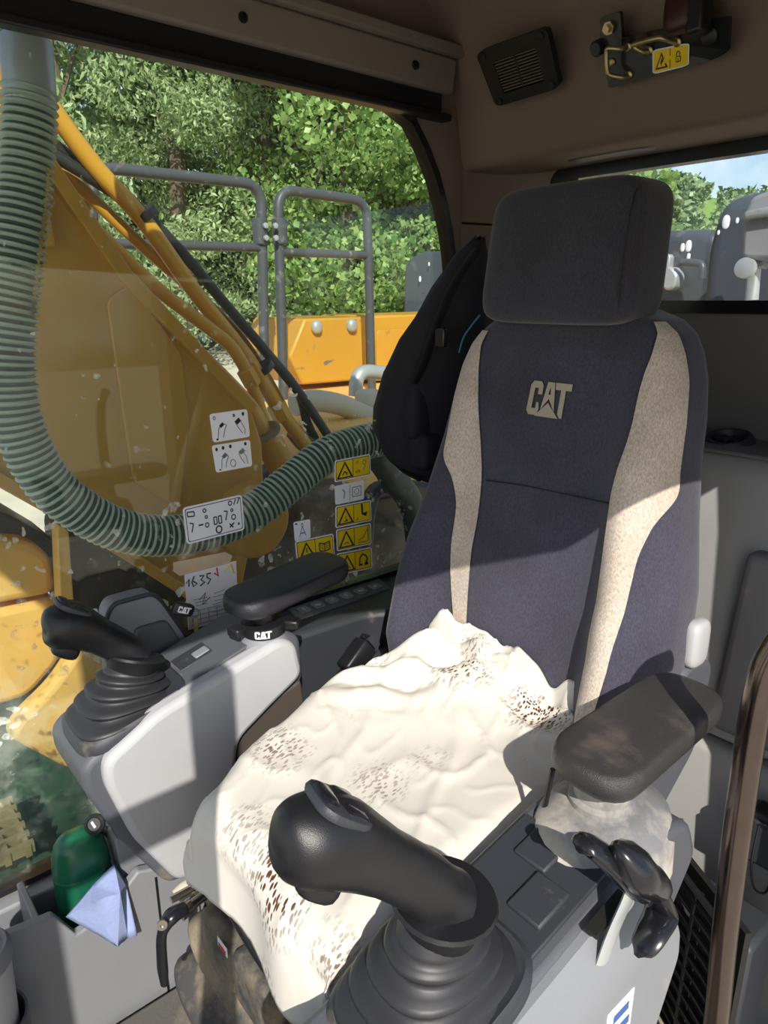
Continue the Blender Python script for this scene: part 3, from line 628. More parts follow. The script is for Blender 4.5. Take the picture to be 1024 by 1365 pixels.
# ------------------------------------------------------------------ joysticks
def joystick(label, base, col, tip, bx, by, mboot):
    base, col, tip = map(np.array, (base, col, tip))
    t = thing('joystick', label, 'joystick', tuple(base))
    ax = (col-base)/np.linalg.norm(col-base); H = np.linalg.norm(col-base)
    loops = []; K = 34
    for j in range(K+1):
        f = j/K; p = base+(col-base)*(f*.86)
        r = 1-.58*f**1.15; r *= 1+(.10*math.sin(f*math.pi*2*4.5) if f < .8 else 0)
        e = .55+.45*min(1, f*1.4)
        nrm = Vector((0, -.18*(1-f), 1)).lerp(Vector(ax), f).normalized(); q = Vector((0, 0, 1)).rotation_difference(nrm)
        loops.append([np.array(q@Vector((bx*r*sgn(math.cos(a))*abs(math.cos(a))**e, by*r*sgn(math.sin(a))*abs(math.sin(a))**e, 0)))+p for a in np.linspace(0, 2*math.pi, 36, endpoint=False)])
    G('boot', loftg(loops), mboot, t, sharp=70, label='black ribbed rubber boot')
    G('base_frame', loftg([[np.array([base[0]+bx*k*sgn(math.cos(a))*abs(math.cos(a))**.5, base[1]+by*k*sgn(math.sin(a))*abs(math.sin(a))**.5, base[2]+dz+by*k*sgn(math.sin(a))*abs(math.sin(a))**.5*.26]) for a in np.linspace(0, 2*math.pi, 36, endpoint=False)] for k, dz in ((1.10, -.012), (1.10, .004), (1.02, .010), (.95, .008))]), m_char, t, sharp=50)
    G('collar', latheg([(.034, -.05), (.038, -.025), (.047, -.006), (.052, 0), (.050, .004), (.03, .006)], col, ax, 28), m_black, t)
    d = tip-col; L_ = np.linalg.norm(d); upv = np.array([0, 0, 1.])
    pts = [col+np.array([0, 0, -.005]), col+d*.18+upv*.012, col+d*.42+upv*.020, col+d*.66+upv*.024, col+d*.82+upv*.018, col+d*.94+upv*.015, tip+upv*.011]
    path = np.array(smooth_path(pts, 14)); cum = np.concatenate([[0], np.cumsum(np.linalg.norm(np.diff(path, axis=0), axis=1))]); n = 64
    fr_ = np.concatenate([np.linspace(0, .8, 40), 1-.2*np.cos(np.linspace(0, math.pi/2, 25)[1:])]); path = np.stack([np.interp(fr_*cum[-1], cum, path[:, k]) for k in range(3)], 1)
    rad = np.array([np.interp(min(f, .8), [0, .08, .25, .45, .58, .70, .80], [.035, .031, .029, .0295, .033, .0375, .0385])*(1 if f <= .8 else max(.04, 1-((f-.8)/.2)**2.3)**.5) for f in fr_])
    g = G('grip', tubeg(path, rad, 20), m_black, t, sharp=80)
    dn = d/L_; side = np.cross(dn, upv); side /= np.linalg.norm(side); nu_ = np.cross(side, dn)
    hp = col+d*.80+upv*.018
    for (a, b, c_, s) in ((-.012, -.013, .0345, (.013, .010, .006)), (-.012, .013, .0345, (.013, .010, .006)), (.014, 0, .0345, (.009, .018, .007))):
        c0 = hp+dn*a+side*b+nu_*c_
        Rm = Matrix((dn, side, nu_)).transposed()
        vs, fs = superell((0, 0, 0), s, .5, .6, 16, 8); G('button', ([np.array(Rm@Vector(v))+c0 for v in vs], fs), m_blackgloss, t)
    c0 = hp+dn*-.004+nu_*.0325; vs, fs = superell((0, 0, 0), (.030, .027, .006), .5, .6, 20, 8); Rm = Matrix((dn, side, nu_)).transposed()
    G('button_plate', ([np.array(Rm@Vector(v))+c0 for v in vs], fs), m_char, t)
    c0 = col+d*.70-nu_*.021; vs, fs = superell((0, 0, 0), (.022, .014, .012), .6, .7, 16, 8)
    G('trigger', ([np.array(Rm@Vector(v))+c0 for v in vs], fs), m_black, t)
    return t
joystick('black joystick on the console by the window, bellows boot lit by sun', (-1.095, .345, .545), (-1.105, .372, .620), (-1.113, .240, .708), .072, .086, m_rubber)
joystick('black joystick on the dusty left console by the door', (-.388, .385, .540), (-.378, .392, .655), (-.412, .232, .786), .070, .086, m_rubber)
# ------------------------------------------------------------------ right-hand sill, rear side console
sc_ = thing('side_switch_console', 'dark grey console along the window sill with embossed switch symbols', 'console', (-1.17, .95, .3))
G('body', prismg(roundpoly([(-1.268, .66), (-1.268, 1.28), (-1.02, 1.28), (-1.075, 1.0), (-1.13, .90), (-1.14, .66)], .03), 'z', .30, .535), m_char, sc_, bevel=.012, bseg=3)
G('top_strip', prismg([tuple(on(384, 812, z=.538)[:2]), tuple(on(505, 770, z=.538)[:2]), tuple(on(520, 784, z=.538)[:2]), tuple(on(398, 826, z=.538)[:2])], 'z', .533, .539), m_dkgrey, sc_, bevel=.002)
for k in range(6):
    u = 405+k*19; v = 812-k*6.2; c0 = on(u, v, z=.541)
    G('switch_symbol', loftg([[(c0[0]+a*w_, c0[1]+b*w_, .539+dz) for a, b in rrect(.030, .026, .006, 3)] for w_, dz in ((1, 0), (1, .003), (.72, .003), (.70, .0008))]), m_grey2, sc_)
    G('switch_mark', boxg((c0[0], c0[1], .5408), (.012, .005, .003), Matrix.Rotation(k*1.1, 3, 'Z')), m_grey, sc_)
G('toggle_stem', tubeg([on(373, 815, z=.535), on(370, 798, z=.56)], .004, 8), m_steel, sc_)
G('lower_side', prismg(roundpoly([(.64, .18), (1.25, .18), (1.25, .44), (1.05, .475), (.85, .44), (.70, .39), (.64, .37)], .03), 'x', -1.12, -1.045), m_char, sc_, bevel=.02, bseg=3)
bc = thing('seat_belt_buckle', 'black seat belt buckle standing between seat and side console', 'buckle', (-1.0, .76, .46))
b0, b1 = on(460, 898, x=-.975), on(490, 856, x=-.985); bd = Vector(b1-b0).normalized(); bq = Vector((0, 0, 1)).rotation_difference(bd); bqm = bq.to_matrix()
G('housing', boxg((b0+b1)/2, (.036, .042, .068), bqm), m_black, bc, bevel=.006, bseg=3)
G('stalk', tubeg([b0-np.array(bd)*.09, b0], .013, 10), m_black, bc)
G('release', boxg(b1+np.array(bd)*.004, (.026, .030, .012), bqm), m_blackgloss, bc, bevel=.003)
G('tongue_slot', boxg(b1+np.array(bd)*.006+np.array([.012, 0, 0]), (.008, .03, .014), bqm), m_char, bc)
# ------------------------------------------------------------------ monitor housing
mh = thing('monitor_housing', 'grey wedge-shaped monitor housing between joystick and window', 'monitor', (-1.2, .45, .5))
mo = onx([(143, 822), (152, 806), (203, 792), (214, 800), (262, 868), (236, 900), (150, 935)], -1.20)
G('shell', loftg([[(-1.262, *( (np.array(p)-np.mean(mo, 0))*.92+np.mean(mo, 0))) for p in roundpoly(mo, .012)]]+[[(x, *((np.array(p)-np.mean(mo, 0))*k+np.mean(mo, 0))) for p in roundpoly(mo, .012)] for x, k in ((-1.245, 1.0), (-1.208, 1.0), (-1.200, .95))]), m_grey2, mh, sharp=45)
G('raised_panel', prismg(roundpoly(onx([(180, 838), (222, 826), (252, 870), (225, 896), (178, 905)], -1.195), .012), 'x', -1.204, -1.192), m_dkgrey, mh, bevel=.004)
G('bezel', tubeg([(-1.204, *p) for p in roundpoly(mo, .012)], .0045, 8, closed=True), m_char, mh)
# keys
ky = thing('ignition_key', 'black ignition key fob hanging at the side console', 'key', tuple(on(244, 822, x=-1.17)))
kc = on(244, 812, x=-1.17); kr = Matrix.Rotation(-.45, 3, 'X')
G('fob', loftg([[np.array(kr@Vector((dx, a*k, b*k)))+kc for a, b in rrect(.042, .024, .008, 3)] for dx, k in ((-.006, .86), (-.004, 1), (.004, 1), (.006, .86))]), m_black, ky)
link('fob_logo', catlogo(lambda x, y, t: np.array(kr@Vector((.0063+t, (x/1.98-.5)*.026, (y-.5)*.012)))+kc), m_white, ky, smooth=False, label='white CAT lettering')
kp = np.array(kr@Vector((0, .026, -.004)))+kc
G('key_ring', tubeg([kp+np.array([0, .009*math.cos(a), .009*math.sin(a)]) for a in np.linspace(0, 6.28, 20, endpoint=False)], .0012, 6, closed=True), m_steel, ky)
G('blade', prismg([(kp[1]-.003, kp[2]-.01), (kp[1]+.004, kp[2]-.01), (kp[1]+.005, kp[2]-.05), (kp[1]+.002, kp[2]-.055), (kp[1]-.001, kp[2]-.045), (kp[1]-.003, kp[2]-.035)], 'x', kp[0]-.001, kp[0]+.001), m_brass, ky)
G('lock_barrel', latheg([(.016, 0), (.019, .004), (.017, .016), (.008, .017)], on(268, 845, z=.555)-np.array([0, 0, .02]), (.5, -.3, .8), 20), m_black, ky)
# paper note with tape
pn = thing('paper_note', 'handwritten paper sheet taped to the side window', 'paper', (WX, .6, .56))
pq = onx([(246, 765), (315, 748), (318, 822), (252, 840)], WX+.002)
G('sheet', prismg(pq, 'x', WX+.0002, WX+.0014), m_note, pn, smooth=False)
G('tape', prismg(onx([(231, 750), (300, 736), (310, 741), (306, 751), (240, 768), (232, 762)], WX+.003), 'x', WX+.0014, WX+.0022), m_tape, pn, smooth=False)
def stroke(pts, w=.0011, x=WX+.0024, mat=m_ink, par=None, name='handwriting'):
    q = [(x, *p) for p in onx(pts, x)]
    return G(name, tubeg(q, w, 4), mat, par, smooth=False)
stroke([(248, 778), (252, 772), (252, 782)], .0014, par=pn); stroke([(259, 768), (256, 776), (258, 782), (263, 778), (258, 775)], .0014, par=pn)
stroke([(266, 768), (272, 767), (268, 773), (273, 776), (267, 781)], .0016, par=pn); stroke([(281, 764), (276, 765), (276, 770), (281, 772), (277, 779)], .0016, par=pn)
stroke([(266, 800), (274, 790), (270, 806), (280, 796)], .001, par=pn)
for k in range(9): stroke([(258+k % 3*2, 800+k*4), (276, 796+k*4)] if k < 3 else [(284+(k % 2)*2, 776+k*5), (300+(k % 3)*3, 771+k*5)], .0007, mat=m_grayink, par=pn)
for k in range(4): stroke([(256, 834-k*6), (315, 819-k*6)], .0006, mat=m_grayink, par=pn, name='table_line')
for k in range(6): stroke([(257+k*11, 834-k*2.8), (256+k*11, 815-k*2.8)], .0006, mat=m_grayink, par=pn, name='table_line')
stroke([(289, 757), (291, 768), (286, 764)], .0016, mat=m_redink, par=pn); stroke([(300, 762), (308, 752), (312, 764)], .002, mat=m_syel, par=pn)
# ------------------------------------------------------------------ decals on the glass
def decal(label, corners, kind, art):
    """corners TL TR BR BL in pixels on the glass; art = list of (material index, polygon in 0..1 x 0..1)"""
    q = np.array([[WX+.0, *p] for p in onx(corners, WX)])
    def pt(u, v, t): return (1-u)*(1-v)*q[3]+u*(1-v)*q[2]+u*v*q[1]+(1-u)*v*q[0]+np.array([t, 0, 0])
    mats = [m_white, m_syel, m_ink, m_grayink]; b = MB()
    asp = np.linalg.norm(q[1]-q[0])/np.linalg.norm(q[3]-q[0])
    def poly(mi, pl, a, c):
        n = len(pl); b.add([pt(u, v, a) for u, v in pl]+[pt(u, v, c) for u, v in pl], prismg(pl, 'x', 0, 1)[1], mi)
    r = [(u/asp+.0, v) for u, v in rrect(asp, 1, .09, 3, (asp/2, .5))]
    poly(0, r, .0002, .0012)
    def inset(d): return [(u/asp, v) for u, v in rrect(asp-2*d, 1-2*d, .05, 3, (asp/2, .5))]
    if kind in ('y',):
        poly(2, inset(.055), .0012, .0014); poly(1, inset(.085), .0014, .0016); poly(2, [(.49, .07), (.505, .07), (.505, .93), (.49, .93)], .0016, .0018)
    if kind == 'wb':
        poly(2, inset(.05), .0012, .0014); poly(0, inset(.07), .0014, .0016)
    if kind == 'w2': poly(3, [(.49, .1), (.505, .1), (.505, .9), (.49, .9)], .0012, .0015)
    for i, (mi, pl) in enumerate(art): poly(mi, pl, .0018 if kind != 'w' else .0012, .0021+.0001*(i % 4))
    return link('decal', b.mesh(), mats, None, label=label, cat='decal', group='decals on the side window', smooth=False)
def tri(cx, cy, s, a=2.0):
    w_ = s/a*1.15; out = [(cx-w_/2, cy-s/2), (cx+w_/2, cy-s/2), (cx, cy+s/2)]; i = .76
    inn = [(cx-w_/2*i*.92, cy-s/2+s*.08), (cx+w_/2*i*.92, cy-s/2+s*.08), (cx, cy+s/2-s*.17)]
    return [(2, out), (1, inn)]
def ln(x0, y0, x1, y1, w=.02, mi=2, a=2.0):
    d = np.array([(x1-x0)*a, y1-y0]); d = d/np.linalg.norm(d); n = np.array([-d[1]/a, d[0]])*w
    return (mi, [(x0-n[0], y0-n[1]), (x1-n[0], y1-n[1]), (x1+n[0], y1+n[1]), (x0+n[0], y0+n[1])])
def path_(pts, w=.02, mi=2): return [ln(*pts[i], *pts[i+1], w, mi) for i in range(len(pts)-1)]
def ring_(cx, cy, r, w=.02, mi=2, n=10, a=2.0): return path_([(cx+r/a*math.cos(t), cy+r*math.sin(t)) for t in np.linspace(0, 2*math.pi, n)], w, mi)
book = path_([(.60, .35), (.74, .30), (.88, .35), (.88, .70), (.74, .64), (.60, .70), (.60, .35)], .025)+[ln(.74, .30, .74, .64)]+[ln(.63, y, .71, y-.03, .012) for y in (.60, .52, .44)]+[ln(.77, y-.03, .85, y, .012) for y in (.60, .52, .44)]
excav = path_([(.62, .3), (.64, .62), (.72, .76), (.82, .66), (.86, .45), (.80, .40)], .035)+path_([(.60, .28), (.70, .28)], .04)
decal('white decal with two hand and joystick drawings, upper of the pair', [(279, 552), (329, 545), (333, 582), (284, 590)], 'w',
      ring_(.10, .84, .06, .015, 3)+ring_(.62, .84, .04, .02)+ring_(.87, .85, .04, .03)+path_([(.14, .12), (.18, .45), (.30, .62), (.40, .55), (.34, .40), (.28, .12)], .014, 3)+[(2, [(.20, .55), (.30, .66), (.35, .58), (.25, .47)]), (2, [(.62, .62), (.74, .74), (.80, .62), (.68, .50)])]+path_([(.86, .12), (.88, .30), (.78, .62), (.64, .60), (.70, .40), (.80, .18)], .014, 3)+[(2, [(.09, .06), (.14, .06), (.14, .12), (.09, .12)])])
decal('white decal with two hand drawings under four black dots, lower of the pair', [(282, 594), (333, 586), (336, 621), (288, 630)], 'w',
      ring_(.10, .84, .03, .04)+ring_(.27, .86, .04, .03)+ring_(.46, .87, .04, .03)+ring_(.86, .88, .04, .03)+path_([(.16, .12), (.20, .45), (.30, .60), (.38, .52), (.30, .30), (.28, .12)], .014, 3)+[(3, [(.20, .55), (.30, .68), (.37, .58), (.27, .47)]), (3, [(.66, .62), (.78, .74), (.84, .62), (.72, .50)])]+path_([(.88, .12), (.86, .40), (.76, .62), (.66, .56), (.72, .34), (.80, .16)], .014, 3)+ring_(.48, .24, .14, .014, 3)+[(2, [(.09, .06), (.14, .06), (.14, .10), (.09, .10)])])
decal('large white decal with thin black border and rows of small symbols', [(243, 677), (322, 659), (326, 706), (249, 726)], 'wb',
      path_([(.06, .74), (.06, .86), (.17, .84), (.17, .72), (.06, .74)], .016)+path_([(.10, .30), (.14, .52), (.08, .56)], .016)+[ln(.22, .44, .30, .44, .02)]+ring_(.34, .80, .05, .015)+ring_(.36, .62, .04, .015)+ring_(.36, .40, .06, .015)
      +path_([(.48, .36), (.48, .56), (.53, .56), (.53, .36), (.48, .36)], .016)+path_([(.56, .36), (.56, .56), (.61, .56), (.61, .36), (.56, .36)], .016)+ring_(.55, .20, .10, .02)+path_([(.68, .40), (.72, .64), (.66, .66)], .016)+ring_(.78, .84, .06, .015)+path_([(.84, .78), (.88, .92)], .016)+path_([(.90, .78), (.94, .92)], .016)+ring_(.80, .64, .04, .015)+ring_(.82, .44, .07, .015)+path_([(.74, .18), (.82, .28)], .02)+path_([(.74, .28), (.80, .16)], .02)+ring_(.90, .22, .02, .02))
decal('yellow warning decal with excavator triangle, topmost of the yellow column', [(446, 614), (493, 605), (494, 633), (446, 643)], 'y', tri(.27, .5, .78)+path_([(.2, .25), (.26, .42), (.33, .3)], .03)+ring_(.32, .3, .05, .02)+ring_(.62, .72, .06, .015, 3)+ring_(.82, .68, .10, .015, 3)+path_([(.78, .3), (.84, .55)], .02, 3)+path_([(.58, .25), (.68, .25), (.68, .34), (.58, .34), (.58, .25)], .012))
decal('small white decal with two blue-grey panels between two yellow warning decals', [(446, 648), (485, 640), (485, 665), (447, 673)], 'w2', path_([(.28, .25), (.32, .6), (.24, .75)], .03, 3)+path_([(.58, .25), (.58, .75), (.88, .75), (.88, .25), (.58, .25)], .02, 3)+ring_(.73, .5, .16, .015, 3))
decal('yellow warning decal with falling arm drawing, second in the yellow column', [(447, 675), (494, 666), (495, 694), (447, 704)], 'y', tri(.27, .5, .78)+path_([(.22, .24), (.32, .24), (.27, .34), (.22, .24)], .025)+path_([(.25, .40), (.30, .44)], .03)+[(2, [(.70, .9), (.75, .9), (.76, .45), (.88, .50), (.84, .28), (.72, .40)])]+path_([(.56, .18), (.62, .26)], .015))
decal('yellow warning decal with tipping triangle drawing, third in the yellow column', [(448, 706), (494, 697), (495, 725), (449, 735)], 'y', tri(.27, .5, .78)+path_([(.2, .26), (.28, .34), (.34, .26)], .02)+path_([(.60, .2), (.88, .2)], .015)+path_([(.62, .3), (.76, .42), (.88, .75)], .014)+path_([(.90, .2), (.90, .85)], .014))
decal('yellow warning decal with excavator bucket drawing, lowest in the yellow column', [(449, 738), (495, 729), (496, 757), (451, 767)], 'y', tri(.27, .5, .78)+path_([(.2, .26), (.28, .34), (.34, .26)], .02)+excav+[(2, [(.76, .22), (.88, .24), (.86, .38), (.78, .36)])])
decal('small white decal with mast drawing above the yellow exclamation decal', [(391, 696), (413, 692), (414, 717), (393, 722)], 'w', path_([(.3, .2), (.5, .7), (.7, .2)], .03, 3)+path_([(.36, .36), (.66, .36)], .03, 3)+ring_(.5, .78, .10, .02, 3)+[(2, [(.08, .85), (.2, .85), (.2, .92), (.08, .92)])])
decal('yellow decal with exclamation triangle and open book behind the right armrest', [(393, 722), (444, 711), (446, 740), (396, 751)], 'y', tri(.27, .5, .78)+[ln(.27, .62, .27, .40, .03), ln(.27, .30, .27, .27, .03)]+book)
decal('white card held at the glass behind the joystick head', [(60, 828), (130, 810), (134, 850), (66, 868)], 'w', path_([(.1, .3), (.4, .3)], .02, 3)+path_([(.5, .3), (.9, .3)], .02, 3))
# ------------------------------------------------------------------ items low on the right
bt = thing('green_flask', 'dark green plastic flask standing in the side pocket', 'bottle', (-1.165, .262, .04))
bc0 = (-1.163, .256)
G('body', loftg([[(bc0[0]+a*k, bc0[1]+b*k, z) for a, b in rrect(.075, .098, .034, 6)] for k, z in ((.9, .042), (1, .05), (1.0, .20), (.99, .225), (.94, .248), (.84, .266), (.68, .278), (.4, .285), (.05, .287))]), m_green, bt, sharp=80)
G('lid_seam', loftg([[(bc0[0]+a*k, bc0[1]+b*k, z) for a, b in rrect(.075, .098, .034, 6)] for k, z in ((1.0, .205), (1.018, .207), (1.018, .212), (1.0, .214))], cap=False), m_green, bt)
tw = MB()
fan = onx([(150, 1153), (168, 1178), (182, 1245), (157, 1262), (88, 1222), (120, 1180)], -1.09)
ctr = onx([(140, 1200)], -1.07)[0]
tq_ = [on(152, 1152, x=-1.112), on(124, 1180, x=-1.10), on(88, 1222, x=-1.09), on(120, 1205, x=-1.055), on(160, 1190, x=-1.05), on(157, 1262, x=-1.06), on(170, 1250, x=-1.066), on(183, 1246, x=-1.062), on(168, 1178, x=-1.08)]
def towel_mesh():
    bm = bmesh.new(); V = [bm.verts.new(p) for p in tq_]
    for f in ((0, 1, 3, 4), (1, 2, 3), (2, 5, 4, 3), (0, 4, 8), (4, 5, 6), (4, 6, 7, 8)): bm.faces.new([V[i] for i in f])
    bmesh.ops.triangulate(bm, faces=bm.faces[:]); bmesh.ops.subdivide_edges(bm, edges=bm.edges[:], cuts=5, use_grid_fill=True)
    for v in bm.verts: v.co += Vector((1, -.4, .3))*.004*mnoise.noise(v.co*45)
    me = bpy.data.meshes.new('mesh'); bm.to_mesh(me); bm.free(); return me
link('paper_towel', towel_mesh(), m_paper, label='folded light blue paper towel beside the green flask', cat='paper towel', sharp=25, solid=.0015)
bn = thing('grey_cup', 'grey lidded cup standing by the side panel', 'cup', (-1.03, .06, 0))
G('body', latheg([(.036, 0), (.040, .01), (.046, .17), (.046, .18)], (-1.03, .063, .06), n=28), m_grey, bn)
G('lid', latheg([(.049, 0), (.050, .004), (.050, .02), (.044, .030), (.040, .030), (.038, .024), (.02, .028), (.002, .03)], (-1.03, .063, .24), n=28), m_grey2, bn)
G('cup_holder', latheg([(.052, 0), (.056, 0), (.056, .10), (.052, .10), (.05, .004)], (-1.03, .063, .03), n=24), m_dkgrey, bn)
kb = thing('panel_lock_knob', 'small black lock knob on the side panel above the flask', 'knob', tuple(on(130, 1110, x=-1.14)))
k0 = on(127, 1098, x=-1.15)
G('stem', tubeg([k0, on(152, 1116, x=-1.19)], .008, 10), m_steel, kb)
G('head', latheg([(.016, -.006), (.018, 0), (.018, .006), (.013, .009), (.011, .007), (.002, .007)], k0, (.7, -.5, .5), 22), m_black, kb)
G('face', boxg(k0+np.array((.7, -.5, .5))*.0095, (.012, .004, .002), Vector((0, 0, 1)).rotation_difference(Vector((.7, -.5, .5))).to_matrix()), m_white, kb)
pst = G('panel_post', prismg(roundpoly(onx([(150, 1115), (182, 1110), (236, 1180), (236, 1240), (190, 1250), (160, 1160)], -1.13), .01), 'x', -1.20, -1.12), m_grey2, label='grey moulded post under the right control console', cat='panel', bevel=.006)
cv = thing('clamp_lever', 'black clamp lever on a steel rod in front of the seat', 'lever', tuple(on(217, 1310, x=-.88)))
G('rod', tubeg([on(310, 1165, x=-.90), on(243, 1216, x=-.88)], .008, 12), m_steel, cv)
G('collar', tubeg([on(255, 1206, x=-.883), on(240, 1219, x=-.88)], .012, 14), m_steel, cv)
hl = smooth_path([on(247, 1210, x=-.88), on(228, 1222, x=-.878), on(216, 1245, x=-.875), on(216, 1280, x=-.872), on(219, 1312, x=-.868)], 6)
G('handle', tubeg(hl, np.interp(np.linspace(0, 1, len(hl)), [0, .25, .5, .85, 1], [.012, .014, .009, .010, .007]), 14, flat=.8), m_blackgloss, cv, sharp=70)
G('screw', latheg([(.008, 0), (.008, .004), (.003, .004), (.003, .002)], on(216, 1232, x=-.862), (1, -.4, .3), 14), m_steel, cv)
for i, (a, b, r) in enumerate((((228, 1200), (285, 1168), .006), ((236, 1212), (296, 1178), .005))):
    G('linkage_rod', tubeg([on(*a, x=-.93), on(*b, x=-.93)], r, 8), m_steel, label='thin steel linkage rod behind the clamp lever', cat='rod', group='linkage rods')
G('rubber_hose_stub', tubeg(smooth_path([on(236, 1196, x=-.96), on(248, 1185, x=-.96), on(262, 1180, x=-.96), on(275, 1190, x=-.96)], 5), .014, 10), m_hosew, label='pale hose stub under the right control console', cat='hose')
# ------------------------------------------------------------------ grab bar and wire
gb = G('grab_bar', tubeg(smooth_path([(-.20, .80, .915), (-.235, .772, .885), (-.256, .758, .84), (-.262, .752, .78), (-.262, .756, .65), (-.262, .775, .45), (-.262, .80, .28), (-.262, .82, .06)], 6), .0155, 20), m_bar, label='polished dark steel grab bar by the door post', cat='grab bar', sharp=70)
wl = G('hanging_wire', tubeg(smooth_path([on(1012, 1100, x=-.34), on(1002, 1150, x=-.34), on(1006, 1184, x=-.34), on(1022, 1188, x=-.34), on(1032, 1150, x=-.34), on(1020, 1100, x=-.34)], 6), .002, 6), m_black, label='thin black wire loop hanging behind the grab bar', cat='wire')
hb = thing('wire_junction_box', 'dark junction box behind the grab bar', 'box', tuple(on(1030, 1120, y=1.12)))
G('body', boxg(on(1034, 1120, y=1.14), (.09, .05, .10)), m_black, hb, bevel=.01)
G('lid', boxg(on(1034, 1120, y=1.14)+np.array([0, -.027, 0]), (.075, .01, .08)), m_char, hb, bevel=.004)
# ------------------------------------------------------------------ speaker grille, lock bracket
def quadframe(px, dpl):
    """px TL TR BR BL placed on the rear cove: returns corner points from per-corner depth y"""
    return [on(u, v, y=y) for (u, v), y in zip(px, dpl)]
spk = thing('speaker_grille', 'black square speaker grille on the rear headliner', 'speaker', tuple(on(695, 85, y=1.22)))
sq = quadframe([(640, 66), (735, 31), (752, 112), (667, 138)], [1.19, 1.19, 1.262, 1.262])
def sp_pt(u, v, t):
    q = (1-u)*v*sq[0]+u*v*sq[1]+u*(1-v)*sq[2]+(1-u)*(1-v)*sq[3]; return q+t*np.array([0, -.82, -.57])
fr = holeg([(u, v) for u, v in rrect(1, 1, .1, 4, (.5, .5))], [rrect(.62, .58, .03, 2, (.5, .48))], 'z', .002, .016)
G('frame', ([sp_pt(*v) for v in fr[0]], fr[1]), m_black, spk, smooth=False)
bkq = prismg(rrect(.7, .66, .03, 2, (.5, .48)), 'z', .001, .003); G('backing', ([sp_pt(*v) for v in bkq[0]], bkq[1]), m_ink, spk)
for k in range(11):
    v0 = .215+k*.0515; 
    s_ = prismg([(.19, v0), (.81, v0), (.81, v0+.024), (.19, v0+.024)], 'z', .005, .014); G('slat', ([sp_pt(*v) for v in s_[0]], s_[1]), m_slat, spk, smooth=False)
s_ = prismg([(.49, .19), (.51, .19), (.51, .77), (.49, .77)], 'z', .004, .015); G('mullion', ([sp_pt(*v) for v in s_[0]], s_[1]), m_black, spk)
for a, b in ((.09, .09), (.91, .09), (.09, .91), (.91, .91)):
    G('screw', latheg([(.007, 0), (.007, .003), (.002, .003)], sp_pt(a, b, .016), (0, -.82, -.57), 12), m_blackgloss, spk)
br = thing('lock_bracket', 'black hammer and lock bracket on the rear headliner with yellow sticker', 'bracket', tuple(on(890, 70, y=1.25)))
bq_ = quadframe([(812, 44), (978, 18), (974, 75), (815, 116)], [1.232, 1.232, 1.268, 1.268])
nb = np.array([0, -.9, -.43])
def bp(u, v, t): q = (1-u)*v*bq_[0]+u*v*bq_[1]+u*(1-v)*bq_[2]+(1-u)*(1-v)*bq_[3]; return q+t*nb
pl = prismg(roundpoly([(0, 0), (.9, .05), (1, .15), (1, .98), (.62, .96), (.1, .9), (.0, 1.0)], .05), 'z', .003, .010); G('plate', ([bp(*v) for v in pl[0]], pl[1]), m_blackgloss, br, smooth=False)
pl = prismg(roundpoly([(-.05, .78), (.15, .82), (.14, 1.38), (-.04, 1.32)], .05), 'z', .003, .012); G('ear', ([bp(*v) for v in pl[0]], pl[1]), m_blackgloss, br, smooth=False)
G('bolt', latheg([(.011, 0), (.011, .006), (.007, .006), (.007, .014), (.001, .014)], bp(.045, 1.12, .012), nb, 6), m_brass, br)
G('bolt', latheg([(.013, 0), (.013, .004), (.008, .006), (.001, .006)], bp(.86, .62, .010), nb, 18), m_black, br)
G('bumper', latheg([(.013, 0), (.013, .02), (.01, .024), (.001, .024)], bp(-.06, .80, .002), nb, 18), m_rubber, br)
G('hook', tubeg(smooth_path([bp(.20, .70, .006), bp(.18, .74, .03), bp(.09, .80, .036), bp(.075, .70, .036), bp(.075, .42, .036), bp(.09, .30, .034), bp(.18, .18, .025), bp(.20, .16, .006)], 5), .0042, 10), m_brass, br)
G('hook', tubeg(smooth_path([bp(.38, .56, .006), bp(.36, .60, .026), bp(.30, .76, .032), bp(.34, .80, .036), bp(.50, .84, .038), bp(.56, .80, .034), bp(.60, .66, .018), bp(.61, .62, .006)], 5), .0042, 10), m_brass, br)
for a, b in ((.20, .70), (.20, .16), (.38, .56), (.61, .62), (.045, .48)):
    G('rivet', latheg([(.007, 0), (.007, .003), (.004, .005), (.001, .005)], bp(a, b, .010), nb, 14), m_brass, br)
st = G('sticker', ([bp(*v) for v in prismg(rrect(.30, .50, .05, 3, (.555, .31)), 'z', .010, .0108)[0]], prismg(rrect(.30, .50, .05, 3, (.555, .31)), 'z', 0, 1)[1]), m_white, br, smooth=False, label='yellow sticker with triangle and padlock')
def bsub(name, poly, t0, t1, mat):
    poly = [(u+(.035 if name != 'yellow_field' else 0), v+(.01 if name != 'yellow_field' else 0)) for u, v in poly]; g = prismg(poly, 'z', t0, t1); return G(name, ([bp(*v) for v in g[0]], g[1]), mat, st, smooth=False)
bsub('yellow_field', rrect(.28, .44, .03, 2, (.555, .31)), .0108, .0112, m_syel)
bsub('divider', [(.516, .09), (.522, .09), (.522, .51), (.516, .51)], .0112, .0115, m_ink)
bsub('triangle', [(.395, .13), (.50, .13), (.448, .47)], .0112, .0115, m_ink); bsub('triangle_field', [(.413, .165), (.482, .165), (.448, .40)], .0115, .0118, m_syel)
bsub('bolt_mark', [(.445, .18), (.455, .26), (.465, .26), (.452, .36), (.440, .26)], .0118, .0121, m_ink)
bsub('padlock', rrect(.042, .14, .02, 3, (.585, .25)), .0112, .0115, m_ink); bsub('padlock_field', rrect(.030, .10, .02, 3, (.585, .25)), .0115, .0118, m_syel)
bsub('keyhole', [(.581, .20), (.589, .20), (.587, .28), (.583, .28)], .0118, .0121, m_ink)
